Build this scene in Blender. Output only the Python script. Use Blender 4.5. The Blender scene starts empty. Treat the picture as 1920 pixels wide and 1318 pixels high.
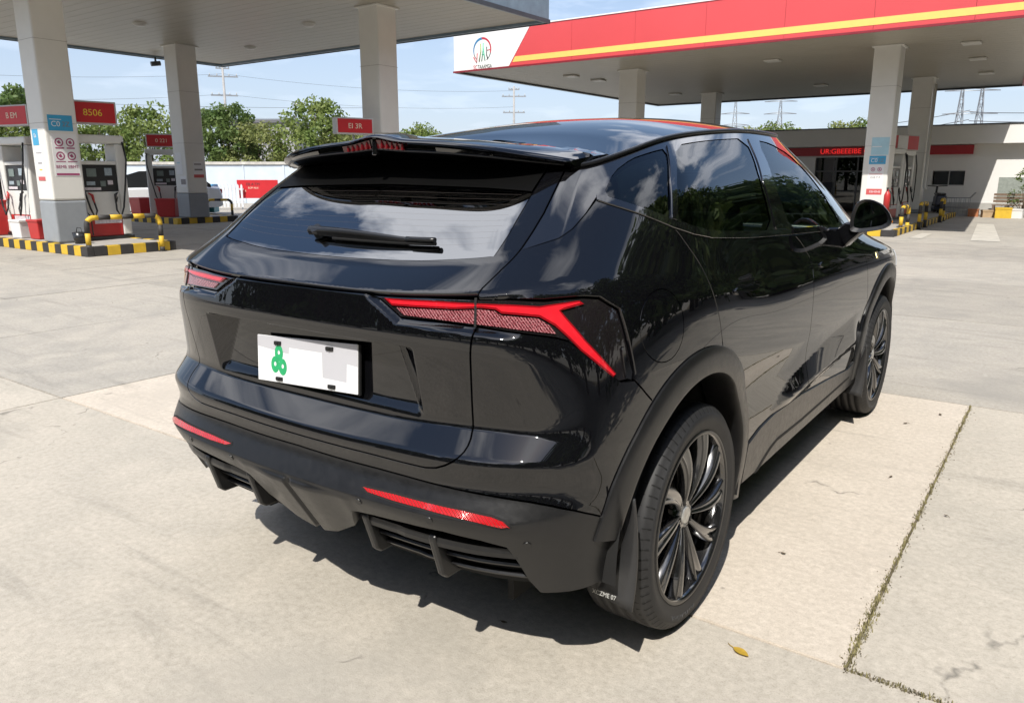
import bpy, bmesh, math, random
import numpy as np
from mathutils import Vector, Matrix
from mathutils.geometry import delaunay_2d_cdt
R = math.radians
random.seed(11)
scene = bpy.context.scene
COL = scene.collection

# ---------------------------------------------------------------- camera
CAM_POS = (1.752, -2.124, 1.388)
CAM_YAW, CAM_PITCH = -35.78, 12.92
cam_d = bpy.data.cameras.new('camera')
cam_d.sensor_width = 36.0
cam_d.lens = 1444.0 / 1920.0 * 36.0
cam_d.clip_start = 0.05
cam_d.clip_end = 6000.0
cam = bpy.data.objects.new('camera', cam_d)
COL.objects.link(cam)
cam.location = CAM_POS
cam.rotation_euler = (R(90 - CAM_PITCH), 0, R(-CAM_YAW))
scene.camera = cam

# ---------------------------------------------------------------- light
SUN_TO = Vector((0.27, -0.78, 1.0)).normalized()      # direction towards the sun
SUN_EL = math.asin(SUN_TO.z)
SUN_AZ = math.atan2(SUN_TO.x, SUN_TO.y)
world = bpy.data.worlds.new('World')
scene.world = world
world.use_nodes = True
wn, wl = world.node_tree.nodes, world.node_tree.links
wn.clear()
w_out = wn.new('ShaderNodeOutputWorld')
w_bg = wn.new('ShaderNodeBackground')
w_bg.inputs['Strength'].default_value = 0.12
sky = wn.new('ShaderNodeTexSky')
sky.sky_type = 'NISHITA'
sky.sun_disc = False
sky.sun_elevation = SUN_EL
sky.sun_rotation = SUN_AZ
sky.altitude = 50
sky.air_density = 1.0
sky.dust_density = 1.0
sky.ozone_density = 2.2
# thin broken cloud over the blue: noise on a flat layer above the place
w_tc = wn.new('ShaderNodeTexCoord')
w_sep = wn.new('ShaderNodeSeparateXYZ')
wl.new(w_tc.outputs['Generated'], w_sep.inputs[0])
w_zc = wn.new('ShaderNodeMath'); w_zc.operation = 'MAXIMUM'; w_zc.inputs[1].default_value = 0.0
wl.new(w_sep.outputs['Z'], w_zc.inputs[0])
w_za = wn.new('ShaderNodeMath'); w_za.operation = 'ADD'; w_za.inputs[1].default_value = 0.16
wl.new(w_zc.outputs[0], w_za.inputs[0])
w_dx = wn.new('ShaderNodeMath'); w_dx.operation = 'DIVIDE'
w_dy = wn.new('ShaderNodeMath'); w_dy.operation = 'DIVIDE'
wl.new(w_sep.outputs['X'], w_dx.inputs[0]); wl.new(w_za.outputs[0], w_dx.inputs[1])
wl.new(w_sep.outputs['Y'], w_dy.inputs[0]); wl.new(w_za.outputs[0], w_dy.inputs[1])
w_cmb = wn.new('ShaderNodeCombineXYZ')
wl.new(w_dx.outputs[0], w_cmb.inputs[0]); wl.new(w_dy.outputs[0], w_cmb.inputs[1])
w_no = wn.new('ShaderNodeTexNoise')
w_no.inputs['Scale'].default_value = 1.9
w_no.inputs['Detail'].default_value = 7
w_no.inputs['Roughness'].default_value = 0.55
w_no.inputs['Distortion'].default_value = 0.35
w_mp = wn.new('ShaderNodeMapping'); w_mp.inputs['Location'].default_value = (6.7, 2.2, 0)
wl.new(w_cmb.outputs[0], w_mp.inputs[0]); wl.new(w_mp.outputs[0], w_no.inputs['Vector'])
w_rmp = wn.new('ShaderNodeValToRGB')
w_rmp.color_ramp.elements[0].position = 0.50
w_rmp.color_ramp.elements[0].color = (0, 0, 0, 1)
w_rmp.color_ramp.elements[1].position = 0.60
w_rmp.color_ramp.elements[1].color = (0.9, 0.9, 0.9, 1)
wl.new(w_no.outputs['Fac'], w_rmp.inputs[0])
# cloud fades into the pale haze low down
w_hz = wn.new('ShaderNodeMapRange'); w_hz.interpolation_type = 'SMOOTHSTEP'
w_hz.inputs['From Min'].default_value = 0.10; w_hz.inputs['From Max'].default_value = 0.55
w_hz.inputs['To Min'].default_value = 0.06; w_hz.inputs['To Max'].default_value = 1.0
wl.new(w_sep.outputs['Z'], w_hz.inputs['Value'])
w_cm = wn.new('ShaderNodeMath'); w_cm.operation = 'MULTIPLY'
wl.new(w_rmp.outputs[0], w_cm.inputs[0]); wl.new(w_hz.outputs[0], w_cm.inputs[1])
w_hm = wn.new('ShaderNodeMapRange'); w_hm.interpolation_type = 'SMOOTHSTEP'
w_hm.inputs['From Min'].default_value = 0.0; w_hm.inputs['From Max'].default_value = 0.42
w_hm.inputs['To Min'].default_value = 0.66; w_hm.inputs['To Max'].default_value = 0.0
wl.new(w_zc.outputs[0], w_hm.inputs['Value'])
w_mh = wn.new('ShaderNodeMix'); w_mh.data_type = 'RGBA'
wl.new(w_hm.outputs[0], w_mh.inputs['Factor']); wl.new(sky.outputs[0], w_mh.inputs['A'])
w_mh.inputs['B'].default_value = (4.05, 4.55, 5.75, 1)
w_mix = wn.new('ShaderNodeMix'); w_mix.data_type = 'RGBA'
wl.new(w_cm.outputs[0], w_mix.inputs['Factor'])
wl.new(w_mh.outputs['Result'], w_mix.inputs['A'])
w_mix.inputs['B'].default_value = (12.0, 12.2, 13.0, 1)
wl.new(w_mix.outputs['Result'], w_bg.inputs['Color'])
wl.new(w_bg.outputs[0], w_out.inputs['Surface'])

sun_d = bpy.data.lights.new('sun', 'SUN')
sun_d.energy = 4.2
sun_d.angle = R(0.53)
sun_d.color = (1.0, 0.955, 0.88)
sun = bpy.data.objects.new('sun', sun_d)
COL.objects.link(sun)
sun.location = (10, -25, 30)
sun.rotation_euler = (-SUN_TO).to_track_quat('-Z', 'Y').to_euler()

scene.view_settings.view_transform = 'Standard'
scene.view_settings.look = 'None'
scene.view_settings.exposure = 0.42
scene.view_settings.gamma = 1.0
scene.view_settings.use_curve_mapping = False
scene.cycles.max_bounces = 8
scene.cycles.transparent_max_bounces = 24
scene.cycles.caustics_reflective = False
scene.cycles.caustics_refractive = False

# ---------------------------------------------------------------- materials
MATS = {}
def mat(name, col, rough=0.5, metal=0.0, coat=0.0, var=0.10, scale=5.0, bump=0.0, bscale=80.0, spec=0.5, emit=None, est=0.0, rvar=0.0, cior=1.5):
    """procedural material: base colour broken up by two noises, optional fine bump"""
    if name in MATS: return MATS[name]
    m = bpy.data.materials.new(name); m.use_nodes = True
    nt = m.node_tree; n = nt.nodes; l = nt.links
    b = n['Principled BSDF']
    b.inputs['Roughness'].default_value = rough
    b.inputs['Metallic'].default_value = metal
    b.inputs['Coat Weight'].default_value = coat
    b.inputs['Coat Roughness'].default_value = 0.02
    b.inputs['Coat IOR'].default_value = cior
    b.inputs['Specular IOR Level'].default_value = spec
    tc = n.new('ShaderNodeTexCoord')
    no = n.new('ShaderNodeTexNoise'); no.inputs['Scale'].default_value = scale; no.inputs['Detail'].default_value = 6
    no.inputs['Roughness'].default_value = 0.6
    l.new(tc.outputs['Object'], no.inputs['Vector'])
    mx = n.new('ShaderNodeMix'); mx.data_type = 'RGBA'
    l.new(no.outputs['Fac'], mx.inputs['Factor'])
    mx.inputs['A'].default_value = tuple(max(0, c * (1 - var * 2)) for c in col) + (1,)
    mx.inputs['B'].default_value = tuple(min(1, c * (1 + var * 2)) for c in col) + (1,)
    l.new(mx.outputs['Result'], b.inputs['Base Color'])
    if rvar:
        mr = n.new('ShaderNodeMapRange'); mr.inputs['To Min'].default_value = max(0, rough - rvar); mr.inputs['To Max'].default_value = min(1, rough + rvar)
        mr.inputs['From Min'].default_value = 0.3; mr.inputs['From Max'].default_value = 0.7
        l.new(no.outputs['Fac'], mr.inputs['Value']); l.new(mr.outputs[0], b.inputs['Roughness'])
    if bump:
        n2 = n.new('ShaderNodeTexNoise'); n2.inputs['Scale'].default_value = bscale; n2.inputs['Detail'].default_value = 4
        l.new(tc.outputs['Object'], n2.inputs['Vector'])
        bp = n.new('ShaderNodeBump'); bp.inputs['Strength'].default_value = bump; bp.inputs['Distance'].default_value = 0.01
        l.new(n2.outputs['Fac'], bp.inputs['Height']); l.new(bp.outputs[0], b.inputs['Normal'])
    if emit:
        b.inputs['Emission Color'].default_value = emit + (1,); b.inputs['Emission Strength'].default_value = est
    MATS[name] = m
    return m

def glass(name, tint, rough=0.0, ior=1.62):
    """thin tinted pane: clear reflection over a coloured see-through"""
    if name in MATS: return MATS[name]
    m = bpy.data.materials.new(name); m.use_nodes = True
    n = m.node_tree.nodes; l = m.node_tree.links; n.clear()
    o = n.new('ShaderNodeOutputMaterial'); mx = n.new('ShaderNodeMixShader')
    fr = n.new('ShaderNodeFresnel'); fr.inputs['IOR'].default_value = ior
    tr = n.new('ShaderNodeBsdfTransparent'); gl = n.new('ShaderNodeBsdfGlossy')
    no = n.new('ShaderNodeTexNoise'); no.inputs['Scale'].default_value = 3
    ra = n.new('ShaderNodeMix'); ra.data_type = 'RGBA'
    l.new(no.outputs['Fac'], ra.inputs['Factor'])
    ra.inputs['A'].default_value = tuple(c * 0.93 for c in tint) + (1,); ra.inputs['B'].default_value = tuple(tint) + (1,)
    l.new(ra.outputs['Result'], tr.inputs['Color'])
    gl.inputs['Color'].default_value = (0.95, 0.96, 0.97, 1); gl.inputs['Roughness'].default_value = rough
    l.new(fr.outputs[0], mx.inputs['Fac']); l.new(tr.outputs[0], mx.inputs[1]); l.new(gl.outputs[0], mx.inputs[2])
    l.new(mx.outputs[0], o.inputs['Surface'])
    MATS[name] = m
    return m

# ---------------------------------------------------------------- mesh helpers
def link(name, me, m, parent=None):
    o = bpy.data.objects.new(name, me)
    COL.objects.link(o)
    if m is not None and len(me.materials) == 0: me.materials.append(m)
    if parent is not None: o.parent = parent
    return o
def empty(name, loc=(0, 0, 0), rz=0.0):
    o = bpy.data.objects.new(name, None); COL.objects.link(o)
    o.location = loc; o.rotation_euler = (0, 0, rz); o.empty_display_size = 0.2
    return o
def tag(o, label=None, cat=None, group=None, kind=None):
    if label: o['label'] = label
    if cat: o['category'] = cat
    if group: o['group'] = group
    if kind: o['kind'] = kind
    return o
def copy_tree(o, parent=None):
    c = o.copy(); COL.objects.link(c); c.parent = parent
    for ch in list(o.children): copy_tree(ch, c)
    return c

class MB:
    """collects simple shapes and links them as ONE mesh object"""
    def __init__(s): s.v = []; s.f = []; s.mi = []; s.sm = []; s.mats = []
    def add(s, vs, fs, mi=0, smooth=False):
        b = len(s.v); s.v += [tuple(p) for p in vs]
        for f in fs: s.f.append([b + i for i in f]); s.mi.append(mi); s.sm.append(smooth)
        return s
    def box(s, lo, hi, mi=0, rot=None, piv=None):
        x0, y0, z0 = lo; x1, y1, z1 = hi
        vs = [Vector(p) for p in ((x0,y0,z0),(x1,y0,z0),(x1,y1,z0),(x0,y1,z0),(x0,y0,z1),(x1,y0,z1),(x1,y1,z1),(x0,y1,z1))]
        if rot is not None:
            pv = Vector(piv) if piv is not None else sum(vs, Vector()) / 8
            vs = [pv + rot @ (p - pv) for p in vs]
        return s.add(vs, [(0,3,2,1),(4,5,6,7),(0,1,5,4),(1,2,6,5),(2,3,7,6),(3,0,4,7)], mi)
    def cbox(s, c, d, mi=0, rot=None):
        return s.box([c[i]-d[i]/2 for i in range(3)], [c[i]+d[i]/2 for i in range(3)], mi, rot)
    def cyl(s, p0, p1, r0, r1=None, n=16, mi=0, caps=True, smooth=True):
        r1 = r0 if r1 is None else r1
        p0, p1 = Vector(p0), Vector(p1); ax = (p1 - p0).normalized()
        a = ax.orthogonal().normalized(); b = ax.cross(a)
        vs = []
        for p, r in ((p0, r0), (p1, r1)):
            for k in range(n):
                t = 2*math.pi*k/n; vs.append(p + (a*math.cos(t) + b*math.sin(t))*r)
        s.add(vs, [(k, (k+1) % n, n+(k+1) % n, n+k) for k in range(n)], mi, smooth)
        if caps:
            s.add(vs[:n], [tuple(range(n))[::-1]], mi); s.add(vs[n:], [tuple(range(n))], mi)
        return s
    def tube(s, path, r, n=8, mi=0, cap=True, closed=False):
        P_ = [Vector(p) for p in path]; rs = r if isinstance(r, (list, tuple)) else [r]*len(P_)
        vs = []; up = None; m = len(P_)
        for i, p in enumerate(P_):
            if closed: t = (P_[(i+1) % m] - P_[i-1]).normalized()
            else: t = (P_[min(i+1, m-1)] - P_[max(i-1, 0)]).normalized()
            if up is None: up = t.orthogonal().normalized()
            up = (up - t*up.dot(t)).normalized(); b = t.cross(up)
            for k in range(n):
                a = 2*math.pi*k/n; vs.append(p + (up*math.cos(a) + b*math.sin(a))*rs[i])
        fs = []
        for i in range(m if closed else m-1):
            j = (i+1) % m
            for k in range(n): fs.append((i*n+k, i*n+(k+1) % n, j*n+(k+1) % n, j*n+k))
        s.add(vs, fs, mi, True)
        if cap and not closed:
            s.add(vs[:n], [tuple(range(n))[::-1]], mi); s.add(vs[-n:], [tuple(range(n))], mi)
        return s
    def prism(s, poly, fn, t0, t1, mi=0):
        """extrude a 2D polygon: fn(a,b,t)->xyz"""
        n = len(poly)
        vs = [fn(a, b, t0) for a, b in poly] + [fn(a, b, t1) for a, b in poly]
        return s.add(vs, [tuple(range(n))[::-1], tuple(range(n, 2*n))] + [(k, (k+1) % n, n+(k+1) % n, n+k) for k in range(n)], mi)
    def lathe(s, prof, c, axis='x', n=48, mi=0, closed=False, smooth=True):
        """prof: (axial, radius) list"""
        vs = []
        for k in range(n):
            t = 2*math.pi*k/n; ct, st = math.cos(t), math.sin(t)
            for a, r in prof:
                p = (a, r*ct, r*st) if axis == 'x' else ((r*ct, a, r*st) if axis == 'y' else (r*ct, r*st, a))
                vs.append((c[0]+p[0], c[1]+p[1], c[2]+p[2]))
        m = len(prof); fs = []
        for k in range(n):
            k2 = (k+1) % n
            for i in range(m if closed else m-1):
                j = (i+1) % m; fs.append((k*m+i, k*m+j, k2*m+j, k2*m+i))
        return s.add(vs, fs, mi, smooth)
    def mesh(s, name, mats):
        me = bpy.data.meshes.new(name); me.from_pydata([tuple(p) for p in s.v], [], s.f); 
        me.polygons.foreach_set('material_index', s.mi); me.polygons.foreach_set('use_smooth', s.sm)
        for m in (mats if isinstance(mats, (list, tuple)) else [mats]): me.materials.append(m)
        bm = bmesh.new(); bm.from_mesh(me); bmesh.ops.remove_doubles(bm, verts=bm.verts, dist=1e-6); bmesh.ops.recalc_face_normals(bm, faces=bm.faces); bm.to_mesh(me); bm.free()
        return me
    def build(s, name, mats, parent=None, bevel=0.0, seg=2, angle=35):
        o = link(name, s.mesh(name, mats), None, parent)
        if bevel:
            md = o.modifiers.new('bevel', 'BEVEL'); md.width = bevel; md.segments = seg; md.limit_method = 'ANGLE'; md.angle_limit = R(angle)
        return o
def text(name, body, size, m, M_, parent=None, depth=0.002, align='CENTER', sx=1.0):
    cu = bpy.data.curves.new(name, 'FONT'); cu.body = body; cu.size = size; cu.extrude = depth; cu.align_x = align; cu.align_y = 'CENTER'
    o = bpy.data.objects.new(name, cu); COL.objects.link(o)
    bpy.context.view_layer.update()
    dg = bpy.context.evaluated_depsgraph_get()
    me = bpy.data.meshes.new_from_object(o.evaluated_get(dg))
    bpy.data.objects.remove(o)
    me.transform(M_ @ Matrix.Diagonal((sx, 1, 1, 1)))
    me.materials.clear(); me.materials.append(m)
    return link(name, me, None, parent)
def face_M(o, right, up):
    """matrix of a plane whose local x runs along right and y along up"""
    r = Vector(right).normalized(); u = Vector(up).normalized(); n = r.cross(u)
    return Matrix.Translation(Vector(o)) @ Matrix((r, u, n)).transposed().to_4x4()

# ---------------------------------------------------------------- ground: one sheet to the horizon, cast slabs with open joints on it
def concrete(name, c0, c1, c2, seedz=0.0):
    m = bpy.data.materials.new(name); m.use_nodes = True; MATS[name] = m
    n = m.node_tree.nodes; l = m.node_tree.links; b = n['Principled BSDF']
    b.inputs['Roughness'].default_value = .88; b.inputs['Specular IOR Level'].default_value = .08
    g = n.new('ShaderNodeNewGeometry'); ob = n.new('ShaderNodeObjectInfo')
    def noise(sc, det=6, ro=.6, dist=0, vec=None):
        t = n.new('ShaderNodeTexNoise'); t.inputs['Scale'].default_value = sc; t.inputs['Detail'].default_value = det; t.inputs['Roughness'].default_value = ro; t.inputs['Distortion'].default_value = dist
        l.new(vec or g.outputs['Position'], t.inputs['Vector']); return t
    def ramp(src, p0, p1, a=(0, 0, 0, 1), bb=(1, 1, 1, 1)):
        r_ = n.new('ShaderNodeValToRGB'); r_.color_ramp.elements[0].position = p0; r_.color_ramp.elements[1].position = p1
        r_.color_ramp.elements[0].color = a; r_.color_ramp.elements[1].color = bb; l.new(src, r_.inputs[0]); return r_
    def mix(f, a, bb, mode='MIX', fac=None):
        x = n.new('ShaderNodeMix'); x.data_type = 'RGBA'; x.blend_type = mode
        if f is not None: l.new(f, x.inputs['Factor'])
        else: x.inputs['Factor'].default_value = fac
        for s, k in ((a, 'A'), (bb, 'B')):
            if isinstance(s, tuple): x.inputs[k].default_value = s + (1,)
            else: l.new(s, x.inputs[k])
        return x.outputs['Result']
    big = noise(.55, 5, .55, .4); mid = noise(3.2, 8, .65, .3); fine = noise(38, 6, .7); grit = noise(240, 3, .6)
    # streaks along the screed direction
    mp = n.new('ShaderNodeMapping'); mp.inputs['Scale'].default_value = (.35, 3.2, 1); mp.inputs['Rotation'].default_value = (0, 0, .25); l.new(g.outputs['Position'], mp.inputs[0])
    strk = noise(1.6, 7, .65, .6, mp.outputs[0])
    c = mix(ramp(big.outputs['Fac'], .36, .64).outputs[0], c0, c1)
    c = mix(ramp(mid.outputs['Fac'], .42, .72).outputs[0], c, c2)
    c = mix(ramp(strk.outputs['Fac'], .56, .74).outputs[0], c, tuple(x*.80 for x in c1))
    c = mix(ramp(fine.outputs['Fac'], .30, .75, (.86, .86, .86, 1), (1.06, 1.06, 1.06, 1)).outputs[0], (1, 1, 1), c, 'MULTIPLY', 1.0) if False else mix(None, c, ramp(fine.outputs['Fac'], .28, .72, (.79, .785, .77, 1), (1.09, 1.09, 1.09, 1)).outputs[0], 'MULTIPLY', 1.0)
    c = mix(None, c, ramp(grit.outputs['Fac'], .30, .50, (.78, .77, .75, 1), (1, 1, 1, 1)).outputs[0], 'MULTIPLY', .8)
    # soft old stains
    st = noise(.85, 6, .62, .8); c = mix(ramp(st.outputs['Fac'], .55, .74).outputs[0], c, tuple(x*.84 for x in c1))
    # dark specks and old oil drips
    sp = n.new('ShaderNodeTexVoronoi'); sp.inputs['Scale'].default_value = 3.1; l.new(g.outputs['Position'], sp.inputs['Vector'])
    c = mix(ramp(sp.outputs['Distance'], .018, .040, (1, 1, 1, 1), (0, 0, 0, 1)).outputs[0], c, tuple(x*.42 for x in c1))
    # hairline cracks
    wob = noise(2.1, 4, .6); va = n.new('ShaderNodeVectorMath'); va.operation = 'MULTIPLY_ADD'; l.new(wob.outputs['Color'], va.inputs[0]); va.inputs[1].default_value = (.7, .7, 0); l.new(g.outputs['Position'], va.inputs[2])
    ck = n.new('ShaderNodeTexVoronoi'); ck.feature = 'DISTANCE_TO_EDGE'; ck.inputs['Scale'].default_value = .42; l.new(va.outputs[0], ck.inputs['Vector'])
    ckm = n.new('ShaderNodeMath'); ckm.operation = 'MULTIPLY'; l.new(ramp(ck.outputs['Distance'], .0012, .0040, (1, 1, 1, 1), (0, 0, 0, 1)).outputs[0], ckm.inputs[0]); l.new(ramp(mid.outputs['Fac'], .53, .60).outputs[0], ckm.inputs[1])
    c = mix(ckm.outputs[0], c, tuple(x*.50 for x in c1))
    # each casting its own shade
    rr = n.new('ShaderNodeMapRange'); rr.inputs['To Min'].default_value = .90; rr.inputs['To Max'].default_value = 1.05; l.new(ob.outputs['Random'], rr.inputs['Value'])
    cc = n.new('ShaderNodeCombineColor'); [l.new(rr.outputs[0], cc.inputs[i]) for i in range(3)]
    c = mix(None, c, cc.outputs[0], 'MULTIPLY', 1.0)
    l.new(c, b.inputs['Base Color'])
    ad = n.new('ShaderNodeMath'); ad.operation = 'MULTIPLY_ADD'; ad.inputs[1].default_value = .35; l.new(grit.outputs['Fac'], ad.inputs[0]); l.new(fine.outputs['Fac'], ad.inputs[2])
    bp = n.new('ShaderNodeBump'); bp.inputs['Strength'].default_value = .38; bp.inputs['Distance'].default_value = .006; l.new(ad.outputs[0], bp.inputs['Height']); l.new(bp.outputs[0], b.inputs['Normal'])
    return m
conc = concrete('concrete', (.535, .49, .42), (.48, .445, .385), (.58, .53, .455))
conc_new = concrete('pale_concrete', (.585, .52, .44), (.53, .475, .405), (.61, .545, .465))
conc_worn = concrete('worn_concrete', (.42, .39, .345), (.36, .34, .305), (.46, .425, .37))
dirt = mat('joint_dirt', (.15, .125, .085), rough=.95, var=.35, scale=30, bump=.4, bscale=90)
gnd_m = concrete('far_ground', (.33, .31, .275), (.29, .275, .245), (.38, .355, .31))
b = MB(); b.box((-900, -700, -.30), (900, 1600, -.022)); ground = b.build('ground', gnd_m); tag(ground, kind='structure')
b = MB(); b.box((-42.2, -14.0, -.021), (14.6, 31.0, -.010)); fbase = b.build('joint_bed', dirt, ground)
JY, GAP, y0 = 3.20, .009, .03
SLABS = {}
def slab_mesh(w, worn=False):
    w = (round(w, 3), worn)
    if w not in SLABS:
        bm = bmesh.new(); bmesh.ops.create_cube(bm, size=1)
        for v in bm.verts: v.co.x *= w[0]-GAP; v.co.y *= JY-GAP; v.co.z = v.co.z*.12 - .06
        ed = [e for e in bm.edges if e.verts[0].co.z > -.01 and e.verts[1].co.z > -.01]
        bmesh.ops.bevel(bm, geom=ed, offset=.003, segments=2, affect='EDGES')
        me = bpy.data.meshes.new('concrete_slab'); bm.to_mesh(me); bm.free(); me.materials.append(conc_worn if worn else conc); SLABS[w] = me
    return SLABS[w]
def slab_pale(w):
    me = slab_mesh(w).copy(); me.materials.clear(); me.materials.append(conc_new); return me
def row_joints(j):
    base = [-41.0 + 4.7*k for k in range(6)]
    if j < 0: return base + [-12.8, -8.08, -3.35, 3.4, 8.1, 12.8]
    if j == 0: return base + [-12.8, -8.08, -5.72, -3.35, 1.385, 6.1, 10.8]
    return base + [-12.8, -10.4, -8.6, -5.72, -3.35, 2.6, 7.3, 12.0]
for j in range(-4, 9):
    js = row_joints(j)
    for xa, xb in zip(js[:-1], js[1:]):
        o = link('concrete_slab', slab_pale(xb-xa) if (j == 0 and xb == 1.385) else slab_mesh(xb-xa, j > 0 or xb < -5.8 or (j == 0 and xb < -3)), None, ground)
        o.location = ((xa+xb)/2, y0 + (j+.5)*JY, random.uniform(-.0022, .0))
        o.rotation_euler = (random.uniform(-.0005, .0005), random.uniform(-.0005, .0005), 0)
# grass and dirt that has filled one joint
weed = mat('dry_weed', (.21, .185, .085), rough=.9, var=.5, scale=14)
rng = random.Random(5); wv_, wf_ = [], []
def blade(x, y, h):
    a = rng.uniform(0, 6.28); lean = rng.uniform(.2, 1.3)*h; w = rng.uniform(.0012, .003); bi = len(wv_)
    dx, dy = math.cos(a), math.sin(a); px_, py_ = -dy*w, dx*w
    wv_.extend([(x-px_, y-py_, -.006), (x+px_, y+py_, -.006), (x+dx*lean*.5+px_*.6, y+dy*lean*.5+py_*.6, h*.6), (x+dx*lean*.5-px_*.6, y+dy*lean*.5-py_*.6, h*.6), (x+dx*lean, y+dy*lean, h)])
    wf_.extend([(bi, bi+1, bi+2, bi+3), (bi+3, bi+2, bi+4)])
for k in range(2600):
    t = rng.random(); y = .04 + 3.18*t
    den = .25 + .75*(math.sin(y*5.1)*.5+.5)*(math.sin(y*2.3+1)*.5+.5)
    if y > 2.2: den *= .5
    if rng.random() > den: continue
    blade(1.385 + rng.gauss(0, .004 + .006*den), y, rng.uniform(.003, .014))
for k in range(900):
    x = rng.uniform(1.385, 3.5); blade(x, .03 + rng.gauss(0, .006), rng.uniform(.003, .012))
me = bpy.data.meshes.new('joint_weeds'); me.from_pydata(wv_, [], wf_); o = link('joint_weeds', me, weed); tag(o, 'dry weeds and moss growing along the joint between slabs', 'weeds', kind='stuff')
# dirt spilled beside the joints
rng = random.Random(8); b = MB()
for k in range(900):
    if k < 500: y = rng.uniform(.03, 3.2); x = 1.385 + rng.gauss(0, .016)
    else: x = 1.38 + abs(rng.gauss(0, .5)); y = .03 + rng.gauss(0, .012)
    s = rng.uniform(.0012, .0045); a = rng.uniform(0, 3)
    vs = [(x + s*math.cos(a+q)*(1 if q else .8), y + s*math.sin(a+q), .0006) for q in (0, 2.1, 4.2)] + [(x, y, s*.8)]
    b.add(vs, [(0, 1, 3), (1, 2, 3), (2, 0, 3)])
o = b.build('joint_grit', dirt); tag(o, 'brown grit scattered along the weedy slab joint', 'grit', kind='stuff')
# fallen leaves
def leaf(x, y, L, rz, col, label, curl=.2):
    m = mat('leaf_%s' % col[0], col[1], rough=.6, var=.2, scale=60)
    b = MB(); n = 9; vs = []
    for i in range(n):
        t = i/(n-1); w = L*.26*math.sin(math.pi*t)**.8*(1.15-.4*t); zc = .004 + curl*L*(t-.5)**2
        vs += [(L*(t-.5), -w, zc+w*.25), (L*(t-.5), 0, zc), (L*(t-.5), w, zc+w*.25)]
    fs = [(i*3+j, i*3+j+1, (i+1)*3+j+1, (i+1)*3+j) for i in range(n-1) for j in (0, 1)]
    b.add(vs, fs, 0, True); root = empty('fallen_leaf', (x, y, 0), rz); o = b.build('leaf_blade', m, root)
    b = MB(); b.tube([(-L*.5, 0, .004+curl*L*.25), (-L*.75, L*.05, .003), (-L*.95, L*.14, .0025)], [.0012, .001, .0008], 5); b.build('leaf_stalk', m, root)
    tag(root, label, 'leaf', 'fallen leaves on the concrete'); return root
leaf(1.115, -.075, .058, -.35, ('yellow', (.42, .27, .03)), 'yellow fallen leaf behind the right rear wheel', .15)
for k, (x, y, L, lab) in enumerate(((1.03, .62, .022, 'tiny brown leaf beside the rear wheel in the sun'), (1.21, 1.68, .022, 'tiny brown leaf left of the weedy joint, mid slab'), (1.48, 1.35, .020, 'tiny brown leaf just right of the weedy joint'), (1.12, 2.6, .03, 'curled brown leaf near the far slab joint'), (1.26, 2.9, .03, 'small dark leaf at the far end of the weedy joint'), (.45, -.36, .025, 'small dark leaf in the shade behind the bumper'))):
    leaf(x, y, L, k*1.3, ('brown', (.10, .07, .035)), lab, .5)

# ---------------------------------------------------------------- trees
bark = mat('bark', (.10, .075, .05), rough=.9, var=.3, scale=20, bump=.5, bscale=40)
def leafmat(name, a, b_):
    m = mat(name, a, rough=.55, var=.3, scale=1.1); n = m.node_tree.nodes; l = m.node_tree.links
    bs = n['Principled BSDF']; bs.inputs['Specular IOR Level'].default_value = .3
    mx = n.new('ShaderNodeMix'); mx.data_type = 'RGBA'; no = n.new('ShaderNodeTexNoise'); no.inputs['Scale'].default_value = .9; no.inputs['Detail'].default_value = 5
    g = n.new('ShaderNodeNewGeometry'); l.new(g.outputs['Position'], no.inputs['Vector'])
    r_ = n.new('ShaderNodeValToRGB'); r_.color_ramp.elements[0].position = .38; r_.color_ramp.elements[1].position = .62; l.new(no.outputs['Fac'], r_.inputs[0])
    l.new(r_.outputs[0], mx.inputs['Factor']); l.new(bs.inputs['Base Color'].links[0].from_socket, mx.inputs['A']); mx.inputs['B'].default_value = b_ + (1,)
    l.new(mx.outputs['Result'], bs.inputs['Base Color'])
    tr = n.new('ShaderNodeBsdfTranslucent'); l.new(mx.outputs['Result'], tr.inputs['Color']); ms = n.new('ShaderNodeMixShader'); ms.inputs[0].default_value = .35
    out = n['Material Output']; l.new(bs.outputs[0], ms.inputs[1]); l.new(tr.outputs[0], ms.inputs[2]); l.new(ms.outputs[0], out.inputs['Surface'])
    return m
leaf_a = leafmat('foliage_mid', (.13, .19, .045), (.22, .265, .075))
leaf_b = leafmat('foliage_dark', (.085, .14, .036), (.14, .19, .055))
leaf_c = leafmat('foliage_pale', (.19, .225, .065), (.26, .28, .10))
leaf_d = leafmat('foliage_deep', (.040, .070, .022), (.065, .10, .032))
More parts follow.
